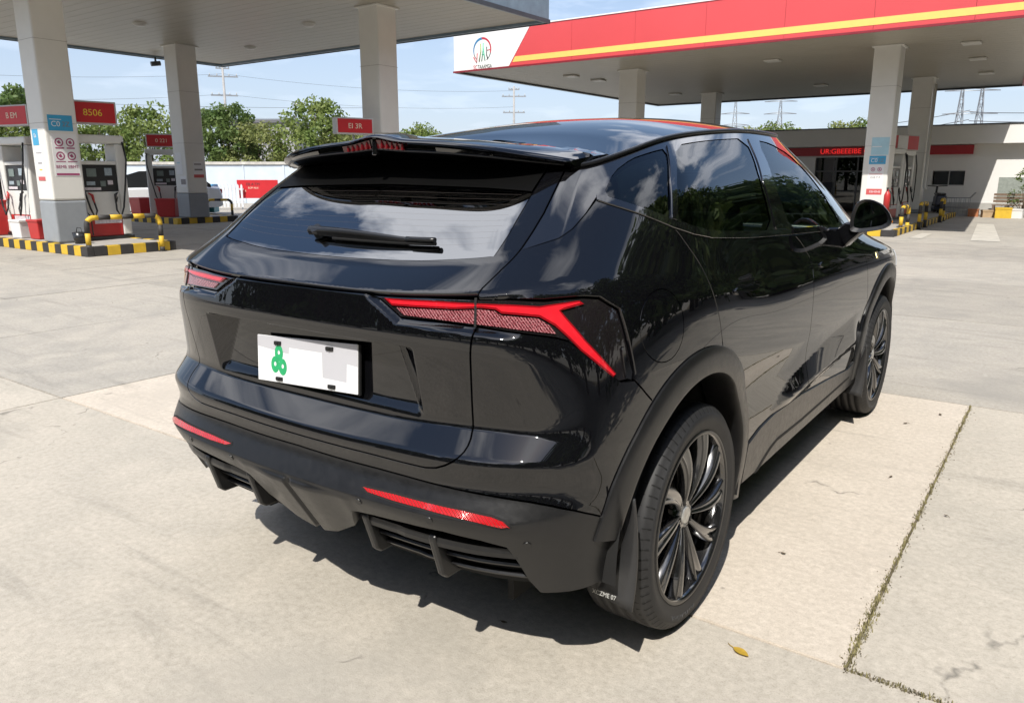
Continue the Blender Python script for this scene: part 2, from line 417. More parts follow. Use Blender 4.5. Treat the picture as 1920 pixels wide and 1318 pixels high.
def crown_mesh(seed, n, h, w, leafs, mat_, base=.06, up=1.0):
    """leaf-sized faces gathered in clumps around limb ends: uneven outline with gaps"""
    r_ = np.random.RandomState(seed); V, F = [], []
    cl = []
    for k in range(n):
        a = r_.rand()*2*np.pi; t = r_.rand()**.8
        rad = w*.5*np.sqrt(np.clip(1 - (abs(t-.36)/.66)**2.4, .03, 1))*(.25+.80*np.sqrt(r_.rand()))
        cl.append((rad*np.cos(a), rad*np.sin(a), h*(base + (1-base)*t), w*(.085 + .08*r_.rand())))
    for cx, cy, cz, cr in cl:
        m = leafs
        d = r_.randn(m, 3); d /= np.linalg.norm(d, axis=1)[:, None]; d *= (cr*(.45 + .65*r_.rand(m)**.5))[:, None]; d[:, 2] *= .75
        for q in d:
            s = h*(.011 + .014*r_.rand()); n_ = q/np.linalg.norm(q) + r_.randn(3)*.55; n_ /= np.linalg.norm(n_)
            t1 = np.cross(n_, r_.randn(3)); t1 /= np.linalg.norm(t1); t2 = np.cross(n_, t1)
            c = np.array((cx, cy, cz)) + q; i = len(V)
            V += [c - t1*s*1.25, c - t2*s*.62, c + t1*s*1.25, c + t2*s*.62]; F.append((i, i+1, i+2, i+3))
    me = bpy.data.meshes.new('crown'); me.from_pydata([tuple(v) for v in V], [], F); me.materials.append(mat_); return me, cl
def trunk_mesh(h, r0, cl, seed):
    r_ = random.Random(seed); b = MB()
    pts = [(r_.gauss(0, .03)*h*.1*i, r_.gauss(0, .03)*h*.1*i, h*.9*i/6) for i in range(7)]
    b.tube(pts, [r0*(1-.13*i) for i in range(7)], 8)
    for c in r_.sample(cl, min(12, len(cl))):
        k = r_.randint(1, 4); p = Vector(pts[k]); q = Vector(c[:3])
        if q.z < p.z: continue
        b.tube([p, p.lerp(q, .5) + Vector((0, 0, -.04*h)), q], [r0*.4, r0*.25, r0*.08], 5)
    return b.mesh('trunk', bark)
TREES = []
for sd, (h, w, n_, lf, mt) in enumerate(((6.2, 5.2, 84, 66, leaf_a), (6.6, 4.8, 84, 66, leaf_b), (5.6, 5.0, 80, 64, leaf_c), (7.0, 5.6, 90, 64, leaf_a), (6.6, 5.2, 70, 60, leaf_d), (7.0, 5.0, 70, 60, leaf_d))):
    cm, cl = crown_mesh(sd+3, n_, h, w, lf, mt); TREES.append((cm, trunk_mesh(h, .14, cl, sd), h))
def tree(kind, loc, s, rz, label, group, name='broadleaf_tree', sz=1.0):
    cm, tm, h = TREES[kind]; root = empty(name, loc, rz); root.scale = (s, s, s*sz)
    link('crown', cm, None, root); link('trunk', tm, None, root)
    tag(root, label, 'tree', group); return root
# row beyond the boundary wall on the left
TL_ = [((-49.5, 19.5, 0), 1, 1.02, 'dark green tree beyond the wall at the far left edge'), ((-47.2, 17.6, 0), 0, .82, 'leafy tree behind the wall above the leftmost fuel pump'),
       ((-45.6, 22.0, 0), 0, .78, 'tree behind the wall showing between first pillar and its pump'), ((-43.0, 23.6, 0), 3, .80, 'full green tree left of the second pillar'),
       ((-41.2, 26.3, 0), 1, .82, 'dark tree just left of the second pillar'), ((-39.4, 26.6, 0), 1, .86, 'dark green tree just right of the second pillar'),
       ((-37.9, 27.2, 0), 2, .80, 'yellow green tree left of the grey building gap'), ((-36.9, 28.2, 0), 2, .50, 'low yellow green tree in front of the grey building'),
       ((-35.6, 29.6, 0), 3, .86, 'rounded green tree right of the grey building'), ((-33.8, 30.2, 0), 2, .78, 'pale green tree above the spoiler left of the small red sign'),
       ((-46.8, 44.5, 0), 2, .95, 'small tree top between third pillar and sky'), ((-43.5, 47.6, 0), 0, .93, 'lone tree top right of the third pillar')]
for k, (loc, kd, s, lab) in enumerate(TL_): tree(kd, loc, s*.92, k*1.7, lab, 'trees beyond the boundary wall')
for k, (loc, kd, s, lab) in enumerate((((-20.2, 62.0, 0), 2, .86, 'tree top above the roof at the left end of the shop'), ((-18.2, 62.0, 0), 0, .84, 'bushy tree top behind the shop parapet'), ((-16.4, 63.0, 0), 2, .80, 'low tree top behind the shop, second from its left'), ((-13.6, 63.5, 0), 2, .90, 'pale tree top behind the shop just left of the right pillar'), ((-11.9, 64.0, 0), 0, .86, 'tree top behind the shop next to the right pillar'))):
    tree(kd, loc, s, k*2.1, lab, 'trees behind the shop')
# belt of roadside trees across the forecourt, met only as reflections in the paint and glass
for k in range(26):
    x = 9.4 + random.uniform(-.8, 1.4); y = -12.0 + k*2.5
    tree((1, 4, 1, 5)[k % 4], (x, y, 0), random.uniform(1.35, 1.8), k*1.1, 'roadside tree of the row opposite the car, mirrored in its flank', 'roadside trees mirrored in the car', 'roadside_tree')
for k in range(17):
    tree((4, 1, 5)[k % 3], (-19 + k*1.9 + random.uniform(-.4, .4), -13.5 + random.uniform(-.8, .8), 0), random.uniform(.95, 1.25), k*1.9, 'tree of the row behind the viewer, mirrored in the tailgate', 'trees mirrored in the tailgate', 'roadside_tree')

# ---------------------------------------------------------------- boundary wall and what stands before it
wall_m = mat('hoarding_panel', (.52, .58, .64), rough=.5, var=.10, scale=1.5, bump=.05, bscale=8)
cop_m = mat('wall_coping', (.46, .44, .40), rough=.85, var=.25, scale=4)
wroot = empty('boundary_wall', (-41.63, 14.84, 0), math.atan2(25.9-14.84, 41.63-26.2))
tag(wroot, 'pale blue white panelled boundary wall behind the pumps on the left', 'wall')
L_ = 34.0; pw = 2.0
for k in range(-5, 17):
    b = MB(); b.box((k*pw+.006, -.04, 0), ((k+1)*pw-.006, .04, 1.86)); b.build('wall_panel', wall_m, wroot)
    b = MB(); b.box((k*pw-.05, -.07, 0), (k*pw+.05, -.041, 1.87)); b.build('wall_post', wall_m, wroot, bevel=.01)
b = MB(); b.box((-10.05, -.12, 1.865), (34.1, .12, 2.0)); b.build('coping', cop_m, wroot, bevel=.015)
picket_m = mat('white_picket', (.62, .64, .66), rough=.5, var=.06)
pr = empty('picket_fence', (-28.4, 15.3, 0), math.atan2(.75, 1)); tag(pr, 'white picket fence in front of the wall, right of the second pillar', 'fence')
for k in range(24):
    b = MB(); b.prism([(-.04, .10), (.04, .10), (.04, .95), (0, 1.02), (-.04, .95)], lambda a, c, t: (k*.145 + a, t, c), -.012, .012); b.build('picket', picket_m, pr)
for z in (.28, .78): b = MB(); b.box((-.06, .014, z), (3.4, .04, z+.07)); b.build('fence_rail', picket_m, pr)
red_sign = mat('sign_red', (.52, .022, .028), rough=.42, var=.08, scale=3)
yellow_txt = mat('sign_yellow', (.80, .56, .06), rough=.5, var=.05)
cream_txt = mat('sign_cream', (.72, .62, .48), rough=.5, var=.05)
black_txt = mat('sign_black', (.03, .03, .03), rough=.6, var=.05)
rs_ = empty('banner_board', (-25.9, 17.4, 0), math.atan2(.75, 1)); tag(rs_, 'red banner board with small lettering beside the picket fence', 'sign')
b = MB(); b.box((-.15, -.02, .45), (1.5, .02, 1.18)); b.build('board', red_sign, rs_, bevel=.004)
for x in (0, 1.3): b = MB(); b.box((x-.02, .02, 0), (x+.02, .05, 1.1)); b.build('leg', picket_m, rs_)
for k, (s_, z) in enumerate((('EB A·TM', 1.0), ('BOM RE:E', .86), ('T:E', .74))): text('lettering', s_, .15 if k == 0 else .10, black_txt if k == 0 else cream_txt, face_M((.5 if k < 2 else .15, -.022, z), (1, 0, 0), (0, 0, 1)), rs_)
bin_b = mat('bin_blue', (.03, .22, .42), rough=.45, var=.1); bin_g = mat('bin_teal', (.03, .26, .30), rough=.45, var=.1)
br = empty('recycling_bin', (-23.95, 14.6, 0), .65); tag(br, 'blue and teal recycling bin standing right of the second pillar', 'bin')
b = MB(); b.box((-.28, -.28, .05), (.28, .28, .62)); b.build('bin_body', bin_g, br, bevel=.02)
b = MB(); b.box((-.30, -.30, .625), (.30, .30, 1.05)); b.build('bin_hood', bin_b, br, bevel=.03)
# grey block of flats behind the trees
blk = empty('apartment_block', (-59.3, 43.5, 0), math.atan2(.75, 1)); tag(blk, 'grey flat roofed building glimpsed between the trees on the left', 'building')
bm_ = mat('grey_render', (.30, .295, .30), rough=.8, var=.1); wn_ = mat('dark_pane', (.03, .035, .04), rough=.15, var=.1)
b = MB(); b.box((-3.0, 0, 0), (3.0, 6, 5.95)); b.build('wall', bm_, blk)
b = MB(); b.box((-3.2, -.3, 5.955), (3.2, 6.2, 6.25)); b.build('roof', mat('roof_dark', (.12, .12, .13), rough=.8, var=.1), blk)
for x in (-2.4, -1.2, .1, 1.5): b = MB(); b.box((x, -.03, 4.6), (x+.8, -.002, 5.4)); b.build('window', wn_, blk)
# poles, wires and pylons
steel = mat('galvanised_steel', (.32, .33, .34), rough=.45, metal=.6, var=.12)
wire_m = mat('wire', (.06, .06, .065), rough=.6, var=.05)
def utility_pole(loc, h, label, rz):
    r_ = empty('utility_pole', loc, rz); tag(r_, label, 'pole', 'power line poles')
    b = MB(); b.cyl((0, 0, 0), (0, 0, h), .13, .08, 10); b.build('pole', mat('pole_concrete', (.34, .33, .32), rough=.85, var=.15), r_)
    for z, w in ((h-.9, 1.1), (h-2.3, 1.0), (h-.3, .5)):
        b = MB(); b.box((-w, -.05, z-.05), (w, .05, z+.05)); b.build('cross_arm', steel, r_)
        for x in (-w*.9, -w*.4, w*.4, w*.9): b = MB(); b.cyl((x, 0, z+.05), (x, 0, z+.22), .035, .025, 8); b.build('insulator', cop_m, r_)
utility_pole((-53.3, 35.9, 0), 9.7, 'utility pole with cross arms right of the second pillar', .9)
utility_pole((-41.0, 57.5, 0), 9.2, 'thin utility pole against the sky left of the right canopy', .6)
def wires(name, p0, p1, sag, label, r=.018):
    p0, p1 = Vector(p0), Vector(p1); pts = []
    for i in range(25):
        t = i/24; p = p0.lerp(p1, t); p.z -= sag*4*t*(1-t); pts.append(p)
    o = MB().tube(pts, r, 5).build(name, wire_m); tag(o, label, 'wire', 'overhead wires'); return o
for k, (z0, z1, lab) in enumerate(((9.0, 9.4, 'highest overhead wire crossing the sky on the left'), (7.5, 8.0, 'lower overhead wire crossing the sky on the left'))):
    wires('overhead_wire', (-53.3, 35.9, z0), (-41.0, 57.5, z1-.6), .5, lab + ', right of the pole', .009)
    wires('overhead_wire', (-60, 12, z0-1.2), (-53.3, 35.9, z0), .5, lab + ', left of the pole', .009)
for k, z in enumerate((6.2, 5.5)): wires('overhead_wire', (-58, 14, z), (-38, 38, z-.3), .3, ('upper' if k == 0 else 'lower') + ' of the two wires just above the tree tops', .011)
def pylon(loc, h, label, w=2.4, twin=False):
    r_ = empty('lattice_pylon', loc, .4); tag(r_, label, 'pylon', 'lattice pylons on the skyline')
    for lx in ((-w*.32, w*.32) if twin else (0,)):
        b = MB(); n_ = 9; q = []
        for i in range(n_+1):
            t = i/n_; s = (w*.32 if not twin else w*.2)*(1-t)**1.1 + .16; q.append([(lx+a*s, c*s, h*t) for a, c in ((-1, -1), (1, -1), (1, 1), (-1, 1))])
        for i in range(n_):
            for k in range(4):
                b.tube([q[i][k], q[i+1][k]], .07, 4, cap=False); b.tube([q[i][k], q[i+1][(k+1) % 4]], .045, 4, cap=False); b.tube([q[i+1][k], q[i+1][(k+1) % 4]], .045, 4, cap=False)
        b.build('mast', steel, r_)
    for z in ((h*.99, h*.84, h*.7) if not twin else (h*.98, h*.74)):
        b = MB(); b.tube([(-w*.9, 0, z), (0, 0, z+.35), (w*.9, 0, z)], .07, 4); b.tube([(-w*.9, 0, z), (w*.9, 0, z)], .07, 4); b.build('cross_arm', steel, r_)
pylon((-54.7, 150.8, 0), 15.4, 'slim lattice pylon left of the right hand pillar, farther left one', 3.0)
pylon((-47.6, 156, 0), 15.4, 'lattice pylon above the shop roof, left of the right pillar', 3.4)
pylon((-13.7, 142, 0), 14.4, 'wide twin legged pylon above the shop at the right', 4.4, True)
for k, z in enumerate((10.6, 9.2)): wires('overhead_wire', (-54.7, 150.8, z), (-13.7, 142, z+.6), 1.6, ('upper' if k == 0 else 'lower') + ' power line strung between the pylons', .05)
for k, z in enumerate((10.9, 9.6)): wires('overhead_wire', (-13.7, 142, z), (30, 130, z), 1.0, ('upper' if k == 0 else 'lower') + ' power line running right from the twin legged pylon', .05)
sl = empty('street_lamp', (-44.6, 35.6, 0), -.6); tag(sl, 'grey street lamp head reaching out above the trees', 'lamp')
b = MB(); b.tube([(0, 0, 0), (0, 0, 5.6), (.2, 0, 5.95), (.9, 0, 6.2)], [.08, .06, .05, .04], 8); b.build('lamp_post', steel, sl)
b = MB(); b.box((.85, -.12, 6.15), (1.6, .12, 6.27)); b.build('lamp_head', mat('lamp_head_white', (.7, .7, .7), rough=.4, var=.05), sl, bevel=.04)

# ---------------------------------------------------------------- canopies
soffit_m = mat('soffit_panel', (.345, .32, .262), rough=.42, var=.05, scale=1.2, bump=.10, bscale=3.0)
rib_m = mat('soffit_joint', (.30, .28, .25), rough=.7, var=.1)
fascia_grey = mat('fascia_dark', (.06, .07, .08), rough=.4, var=.2)
fascia_white = mat('fascia_white', (.78, .78, .77), rough=.4, var=.02)
fascia_red = mat('fascia_red', (.62, .075, .080), rough=.38, var=.04, scale=.8)
fascia_yel = mat('fascia_yellow', (.84, .56, .15), rough=.4, var=.04)
col_m = mat('column_paint', (.70, .69, .65), rough=.45, var=.05, scale=2)
colg_m = mat('column_grey', (.27, .29, .31), rough=.5, var=.08)
lampm = mat('soffit_lamp', (.55, .54, .50), rough=.4, var=.1)
def quad_prism(b, pts, z0, z1, mi=0):
    n = len(pts); vs = [(x, y, z0) for x, y in pts] + [(x, y, z1) for x, y in pts]
    b.add(vs, [tuple(range(n))[::-1], tuple(range(n, 2*n))] + [(k, (k+1) % n, n+(k+1) % n, n+k) for k in range(n)], mi)
# left canopy
ca = empty('station_canopy', (-15.3, 8.3, 0)); tag(ca, 'grey underside station canopy over the pumps at upper left', 'canopy')
AX0, AX1, AY0, AY1, AZ = -21.65, -8.84, 2.4, 14.05, 4.9
off = lambda o: (setattr(o, 'location', (-ca.location.x, -ca.location.y, 0)), o)[1]
b = MB(); b.box((AX0+.12, AY0+.12, AZ+.05), (AX1-.12, AY1-.12, AZ+1.0)); off(b.build('canopy_core', fascia_white, ca))
ny = int((AY1-AY0-.2)/.30)
for k in range(ny):
    y = AY0 + .1 + k*.30
    b = MB(); b.box((AX0+.1, y+.004, AZ), (AX1-.1, y+.296, AZ+.045)); off(b.build('soffit_strip', soffit_m, ca))
for nm, lo, hi in (('fascia', (AX0, AY1-.1, AZ-.05), (AX1, AY1, AZ+1.1)), ('fascia', (AX1-.1, AY0, AZ-.05), (AX1, AY1-.102, AZ+1.1)), ('fascia', (AX0, AY0, AZ-.05), (AX0+.1, AY1-.102, AZ+1.1)), ('fascia', (AX0+.102, AY0, AZ-.05), (AX1-.102, AY0+.1, AZ+1.1))):
    b = MB(); b.box(lo, hi); off(b.build(nm, mat('fascia_blue_grey', (.20, .27, .33), rough=.4, var=.2, scale=3), ca))
for k, (p, q) in enumerate((((AX0-.01, AY1+.012), (AX1+.012, AY1+.012)), ((AX1+.012, AY0), (AX1+.012, AY1)), ((AX0-.012, AY0), (AX0-.012, AY1)))):
    b = MB(); b.box((min(p[0], q[0])-.012, min(p[1], q[1])-.012, AZ-.07), (max(p[0], q[0])+.012, max(p[1], q[1])+.012, AZ+.02)); off(b.build('drip_edge', fascia_grey, ca))
for x, y in ((-13.7, 11.0), (-17.75, 12.3), (-16.9, 8.6), (-12.4, 7.2)):
    b = MB(); b.lathe([(AZ, .17), (AZ-.03, .16), (AZ-.07, .10), (AZ-.075, 0)], (x, y, 0), 'z', 20); off(b.build('ceiling_lamp', lampm, ca))
def column(x, y, z1, s, label, posters=(), grey=.93, base=.17):
    r_ = empty('canopy_column', (x, y, 0)); tag(r_, label, 'column', 'canopy columns')
    h = s/2
    b = MB(); b.box((-h, -h, grey), (h, h, z1)); b.build('shaft', col_m, r_, bevel=.035, seg=3)
    b = MB(); b.box((-h-.003, -h-.003, base), (h+.003, h+.003, grey-.004)); b.build('grey_plinth', colg_m, r_, bevel=.035, seg=3)
    for z in (2.0, 3.4):
        b = MB(); b.box((-h-.002, -h-.002, z+grey*.3), (h+.002, h+.002, z+grey*.3+.006)); b.build('panel_joint', rib_m, r_, bevel=.0)
    b = MB(); b.box((-h-.05, -h-.05, z1-.03), (h+.05, h+.05, z1-.004)); b.build('head_collar', col_m, r_)
    for (face, a0, a1, z0, z1_, spec) in posters:
        sg = 1
        def fc(a, z, d): return (h+d, a, z) if face == 'x' else (a, -h-d, z)
        right = (0, 1, 0) if face == 'x' else (1, 0, 0)
        cen = lambda a, z, d=.006: fc(a, z, d)
        b = MB(); b.add([fc(a0, z0, .004), fc(a1, z0, .004), fc(a1, z1_, .004), fc(a0, z1_, .004), fc(a0, z0, .0), fc(a1, z0, .0), fc(a1, z1_, 0), fc(a0, z1_, 0)], [(0, 1, 2, 3), (0, 4, 5, 1), (1, 5, 6, 2), (2, 6, 7, 3), (3, 7, 4, 0)])
        po = b.build('poster', spec[0], r_)
        for it in spec[1]:
            if it[0] == 'rect':
                _, u0, v0, u1, v1, mm = it; A = lambda u: a0+(a1-a0)*u; Z = lambda v: z0+(z1_-z0)*v
                q = MB(); q.add([fc(A(u0), Z(v0), .0065), fc(A(u1), Z(v0), .0065), fc(A(u1), Z(v1), .0065), fc(A(u0), Z(v1), .0065)], [(0, 1, 2, 3)]); q.build('print_block', mm, po)
            elif it[0] == 'ring':
                _, u, v, rr, mm = it; c = Vector(cen(a0+(a1-a0)*u, z0+(z1_-z0)*v, .0065)); rt = Vector(right); q = MB(); vs = []
                for k in range(18):
                    t = 2*math.pi*k/18
                    for r2 in (rr*.72, rr): vs.append(c + rt*math.cos(t)*r2 + Vector((0, 0, math.sin(t)*r2)))
                q.add(vs, [(2*k, 2*k+1, (2*k+3) % 36, (2*k+2) % 36) for k in range(18)])
                q.add([c + rt*(rr*.45) + Vector((0, 0, -rr*.2)), c + rt*(rr*.1)+Vector((0, 0, rr*.5)), c - rt*(rr*.5)+Vector((0, 0, rr*.1)), c - rt*(rr*.1)+Vector((0, 0, -rr*.4))], [(0, 1, 2, 3)]); q.build('print_symbol', mm, po)
            elif it[0] == 'text':
                _, u, v, sz, body, mm = it; text('lettering', body, sz, mm, face_M(cen(a0+(a1-a0)*u, z0+(z1_-z0)*v, .006), right, (0, 0, 1)), po, depth=.0008)
    return r_
p_white = mat('poster_white', (.72, .72, .72), rough=.4, var=.03); p_blue = mat('poster_blue', (.05, .33, .56), rough=.35, var=.06); p_sky = mat('poster_sky', (.38, .58, .66), rough=.35, var=.10, scale=3)
p_red = mat('poster_red', (.55, .10, .10), rough=.4, var=.05); p_mag = mat('poster_maroon', (.34, .07, .16), rough=.4, var=.05); p_txt = mat('poster_ink', (.22, .20, .20), rough=.5, var=.05)
safety = (p_white, [('ring', .28, .80, .075, p_mag), ('ring', .72, .80, .075, p_mag), ('rect', .12, .65, .46, .68, p_mag), ('rect', .56, .65, .88, .68, p_mag), ('ring', .28, .48, .075, p_mag), ('ring', .72, .48, .075, p_mag), ('rect', .08, .335, .47, .355, p_mag), ('rect', .54, .335, .92, .355, p_mag),
                    ('text', .26, .22, .075, 'BEMB', p_mag), ('text', .74, .22, .075, 'EBMT', p_mag), ('rect', .05, .02, .95, .07, p_mag)])
blue = (p_blue, [('text', .30, .42, .13, 'C0', p_white), ('text', .72, .42, .12, '2Z', p_txt), ('rect', .06, .70, .55, .74, p_white)])
column(-13.45, 4.78, AZ, .58, 'near white canopy column with blue and safety posters, left edge', [('x', -.20, .24, 1.36, 2.10, safety), ('x', -.22, .20, 2.15, 2.42, blue), ('y', -.20, .02, 1.90, 2.18, (p_blue, [('text', .5, .6, .10, 'Ea', p_white)])), ('y', -.16, .10, 1.28, 1.88, (p_white, [('rect', .1, .8, .9, .82, p_txt), ('rect', .2, .5, .8, .53, p_txt), ('rect', .3, .3, .7, .34, yellow_txt), ('rect', .0, .0, 1, .12, p_red)]))])
column(-19.25, 11.05, AZ, .62, 'second canopy column with faded notices, behind the middle pump', [('x', -.1, .22, 1.30, 1.75, (p_white, [('rect', .0, .0, 1, .2, p_red), ('rect', .1, .45, .9, .55, p_txt), ('rect', .1, .8, .8, .88, p_txt)])), ('y', -.2, .1, 1.4, 2.0, (p_white, [('rect', .2, .5, .7, .56, p_sky)])), ('y', -.05, .25, 1.05, 1.35, (p_white, [('rect', .1, .2, .9, .7, p_txt)]))], grey=.86)
column(-11.05, 10.65, AZ, .58, 'white canopy column rising behind the roof of the black car', [])
cctv = empty('security_camera', (-21.45, 11.6, AZ-.08)); tag(cctv, 'small security camera hanging under the edge of the left canopy', 'camera')
b = MB(); b.cyl((0, 0, .02), (0, 0, -.10), .03, n=10); b.build('bracket', fascia_grey, cctv)
b = MB(); b.cyl((-.02, -.14, -.18), (.05, .12, -.14), .07, .07, 14); b.build('camera_body', fascia_grey, cctv)

# right canopy
cb = empty('station_canopy', (-7, 24, 0)); tag(cb, 'red and white fronted station canopy at upper right with yellow stripe', 'canopy')
BX0, BY0, BY1, BZ, BT = -14.04, 16.8, 31.0, 4.42, 5.45
BXF, BXB = .75, -.22                                   # right hand end, out of view, slanted to shape its shadow on the shop
xr = lambda y: BXF + (BXB-BXF)*(y-BY0)/(BY1-BY0)
offb = lambda o: (setattr(o, 'location', (7, -24, 0)), o)[1]
b = MB(); quad_prism(b, [(BX0+.12, BY0+.12), (BXF-.12, BY0+.12), (BXB-.12, BY1-.12), (BX0+.12, BY1-.12)], BZ+.05, BT-.15); offb(b.build('canopy_core', fascia_white, cb))
ny = int((BY1-BY0-.2)/.35)
for k in range(ny):
    y = BY0+.1+k*.35; b = MB(); quad_prism(b, [(BX0+.1, y+.004), (xr(y)-.1, y+.004), (xr(y+.35)-.1, y+.346), (BX0+.1, y+.346)], BZ, BZ+.045); offb(b.build('soffit_strip', soffit_m, cb))
# front fascia: white end panel, red panels, yellow stripe
fy = BY0
def fpan(name, pts, m, d0=0.0, d1=.08):
    b = MB(); b.prism(pts, lambda a, c, t: (a, t, c), fy-d0, fy+d1); return offb(b.build(name, m, cb))
xs_t, xs_b = -11.25, -11.99
fpan('fascia_white', [(BX0, BZ), (xs_b-.012, BZ), (xs_t-.012, BT), (BX0, BT)], fascia_white)
step = 1.9; x = xs_b
zl0, zl1 = BZ+.10, BZ+.245
xprev_t, xprev_b = xs_t, xs_b
xe = [-9.9, -8.0, -6.1, -4.2, -2.3, -.4, BXF]
for k, x2 in enumerate(xe):
    fpan('fascia_panel', [(xprev_b+.003, BZ), (x2-.003, BZ), (x2-.003, BT), (xprev_t+.003, BT)], fascia_red)
    xprev_b = xprev_t = x2
fpan('stripe', [(xs_b+.12, zl0), (BXF, zl0), (BXF, zl1), (xs_b+.21, zl1)], fascia_yel, .006, 0)
b = MB(); b.box((BX0-.02, fy-.03, BZ-.05), (BXF+.02, fy-.001, BZ+.0)); offb(b.build('drip_edge', mat('drip_maroon', (.22, .02, .03), rough=.4, var=.1), cb))
b = MB(); b.box((BX0-.02, fy-.02, BT), (BXF+.02, fy+.1, BT+.03)); offb(b.build('cap_trim', fascia_white, cb))
b = MB(); b.box((BX0-.03, fy+.082, BZ-.05), (BX0+.1, BY1, BT)); offb(b.build('side_fascia', fascia_grey, cb))
b = MB(); b.box((BX0+.102, BY1-.1, BZ-.05), (BXB, BY1, BT)); offb(b.build('rear_fascia', fascia_grey, cb))
b = MB(); b.add([(BXF-.1, fy+.082, BZ-.05), (BXF, fy+.082, BZ-.05), (BXB, BY1-.002, BZ-.05), (BXB-.1, BY1-.002, BZ-.05), (BXF-.1, fy+.082, BT), (BXF, fy+.082, BT), (BXB, BY1-.002, BT), (BXB-.1, BY1-.002, BT)], [(0, 3, 2, 1), (4, 5, 6, 7), (0, 1, 5, 4), (1, 2, 6, 5), (2, 3, 7, 6), (3, 0, 4, 7)]); offb(b.build('side_fascia', fascia_red, cb))
for x, y in ((-11.64, 19.65), (-11.5, 21.1), (-11.3, 26.7), (-5.44, 19.95), (-.74, 19.8), (-.89, 22.8), (-1.0, 26.4), (-5.98, 26.9)):
    b = MB(); b.box((x-.20, y-.20, BZ-.05), (x+.20, y+.20, BZ-.002)); offb(b.build('ceiling_lamp', lampm, cb, bevel=.015))
# emblem on the white end panel
lg = Vector((-12.96, fy-.004, 4.93)); lr = .335
em_b, em_r, em_g, em_k, em_y = (mat('emblem_blue', (.04, .20, .40), rough=.4, var=.05), mat('emblem_red', (.50, .04, .06), rough=.4, var=.05), mat('emblem_green', (.06, .45, .28), rough=.4, var=.05), mat('emblem_dark', (.05, .07, .06), rough=.4, var=.05), mat('emblem_olive', (.30, .38, .10), rough=.4, var=.05))
emb = empty('emblem', (0, 0, 0)); emb.parent = cb; emb.location = (7, -24, 0)
def arc(a0, a1, m, w0, w1):
    q = MB(); vs = []; n_ = 24
    for k in range(n_+1):
        t = k/n_; a = R(a0+(a1-a0)*t); w = w0+(w1-w0)*t
        for r_ in (lr, lr-w): vs.append((lg.x + r_*math.cos(a), lg.y, lg.z + .02 + r_*1.02*math.sin(a)))
    q.add(vs, [(2*k, 2*k+1, 2*k+3, 2*k+2) for k in range(n_)]); q.build('emblem_arc', m, emb)
arc(200, 92, em_b, .03, .07); arc(92, -20, em_r, .06, .04); arc(-20, -62, em_k, .03, .015); arc(200, 232, em_k, .025, .02)
def stroke(pts, w, m):
    q = MB(); q.tube([(lg.x+a*lr, lg.y, lg.z+c*lr) for a, c in pts], w, 5); q.build('emblem_stroke', m, emb)
stroke([(-.95, -.5), (-.62, -.98), (-.55, -.2)], .016, em_r); stroke([(-.18, .55), (-.15, -.1), (-.34, -.9)], .016, em_y); stroke([(.12, .6), (.1, 0), (-.06, -.9)], .014, em_g); stroke([(.12, .2), (.22, -.4), (.30, -.85)], .014, em_g); stroke([(-.02, -.35), (.22, -.35)], .012, em_g)
stroke([(.5, .25), (.48, -.4), (.62, -.75)], .015, em_k); stroke([(.48, -.05), (.85, .0)], .01, em_r)
text('emblem_lettering', 'SC', .16, em_r, face_M((lg.x-.26, lg.y, lg.z-.46), (1, 0, 0), (0, 0, 1)), emb, sx=.8); text('emblem_lettering', 'TAAAMGA', .15, em_k, face_M((lg.x+.09, lg.y, lg.z-.455), (1, 0, 0), (0, 0, 1)), emb, sx=.72)
notice = (p_white, [('ring', .3, .86, .05, p_mag), ('ring', .72, .86, .05, p_mag), ('rect', .08, .70, .92, .715, p_red), ('text', .5, .6, .07, 'E1B T P', p_txt), ('rect', .0, .05, 1, .24, p_red), ('text', .55, .145, .07, 'EBHEHB', p_white)])
column(-2.42, 19.4, BZ, .60, 'right canopy column with blue and red notices beside the mirror', [('y', -.16, .20, .86, 1.62, notice), ('y', -.16, .22, 1.64, 1.84, blue), ('y', -.14, .26, 1.86, 2.28, (p_sky, [('rect', .05, .45, .6, .5, p_white)]))], grey=.25, base=.15)
column(-2.75, 26.9, BZ, .60, 'column behind the right pump near the shop window', [], grey=.25, base=.15)
column(-9.55, 19.75, BZ, .60, 'canopy column above the car roof, left of the two', [], grey=.25, base=0)
column(-10.15, 27.5, BZ, .60, 'smaller canopy column above the car roof, right of the two', [], grey=.25, base=0)
dp = MB(); dp.tube([(-2.36, 26.56, 4.2), (-2.36, 26.56, 1.0), (-2.30, 26.50, .9)], .05, 8); o = dp.build('downpipe', col_m); tag(o, 'white rainwater downpipe on the column near the shop window', 'pipe')

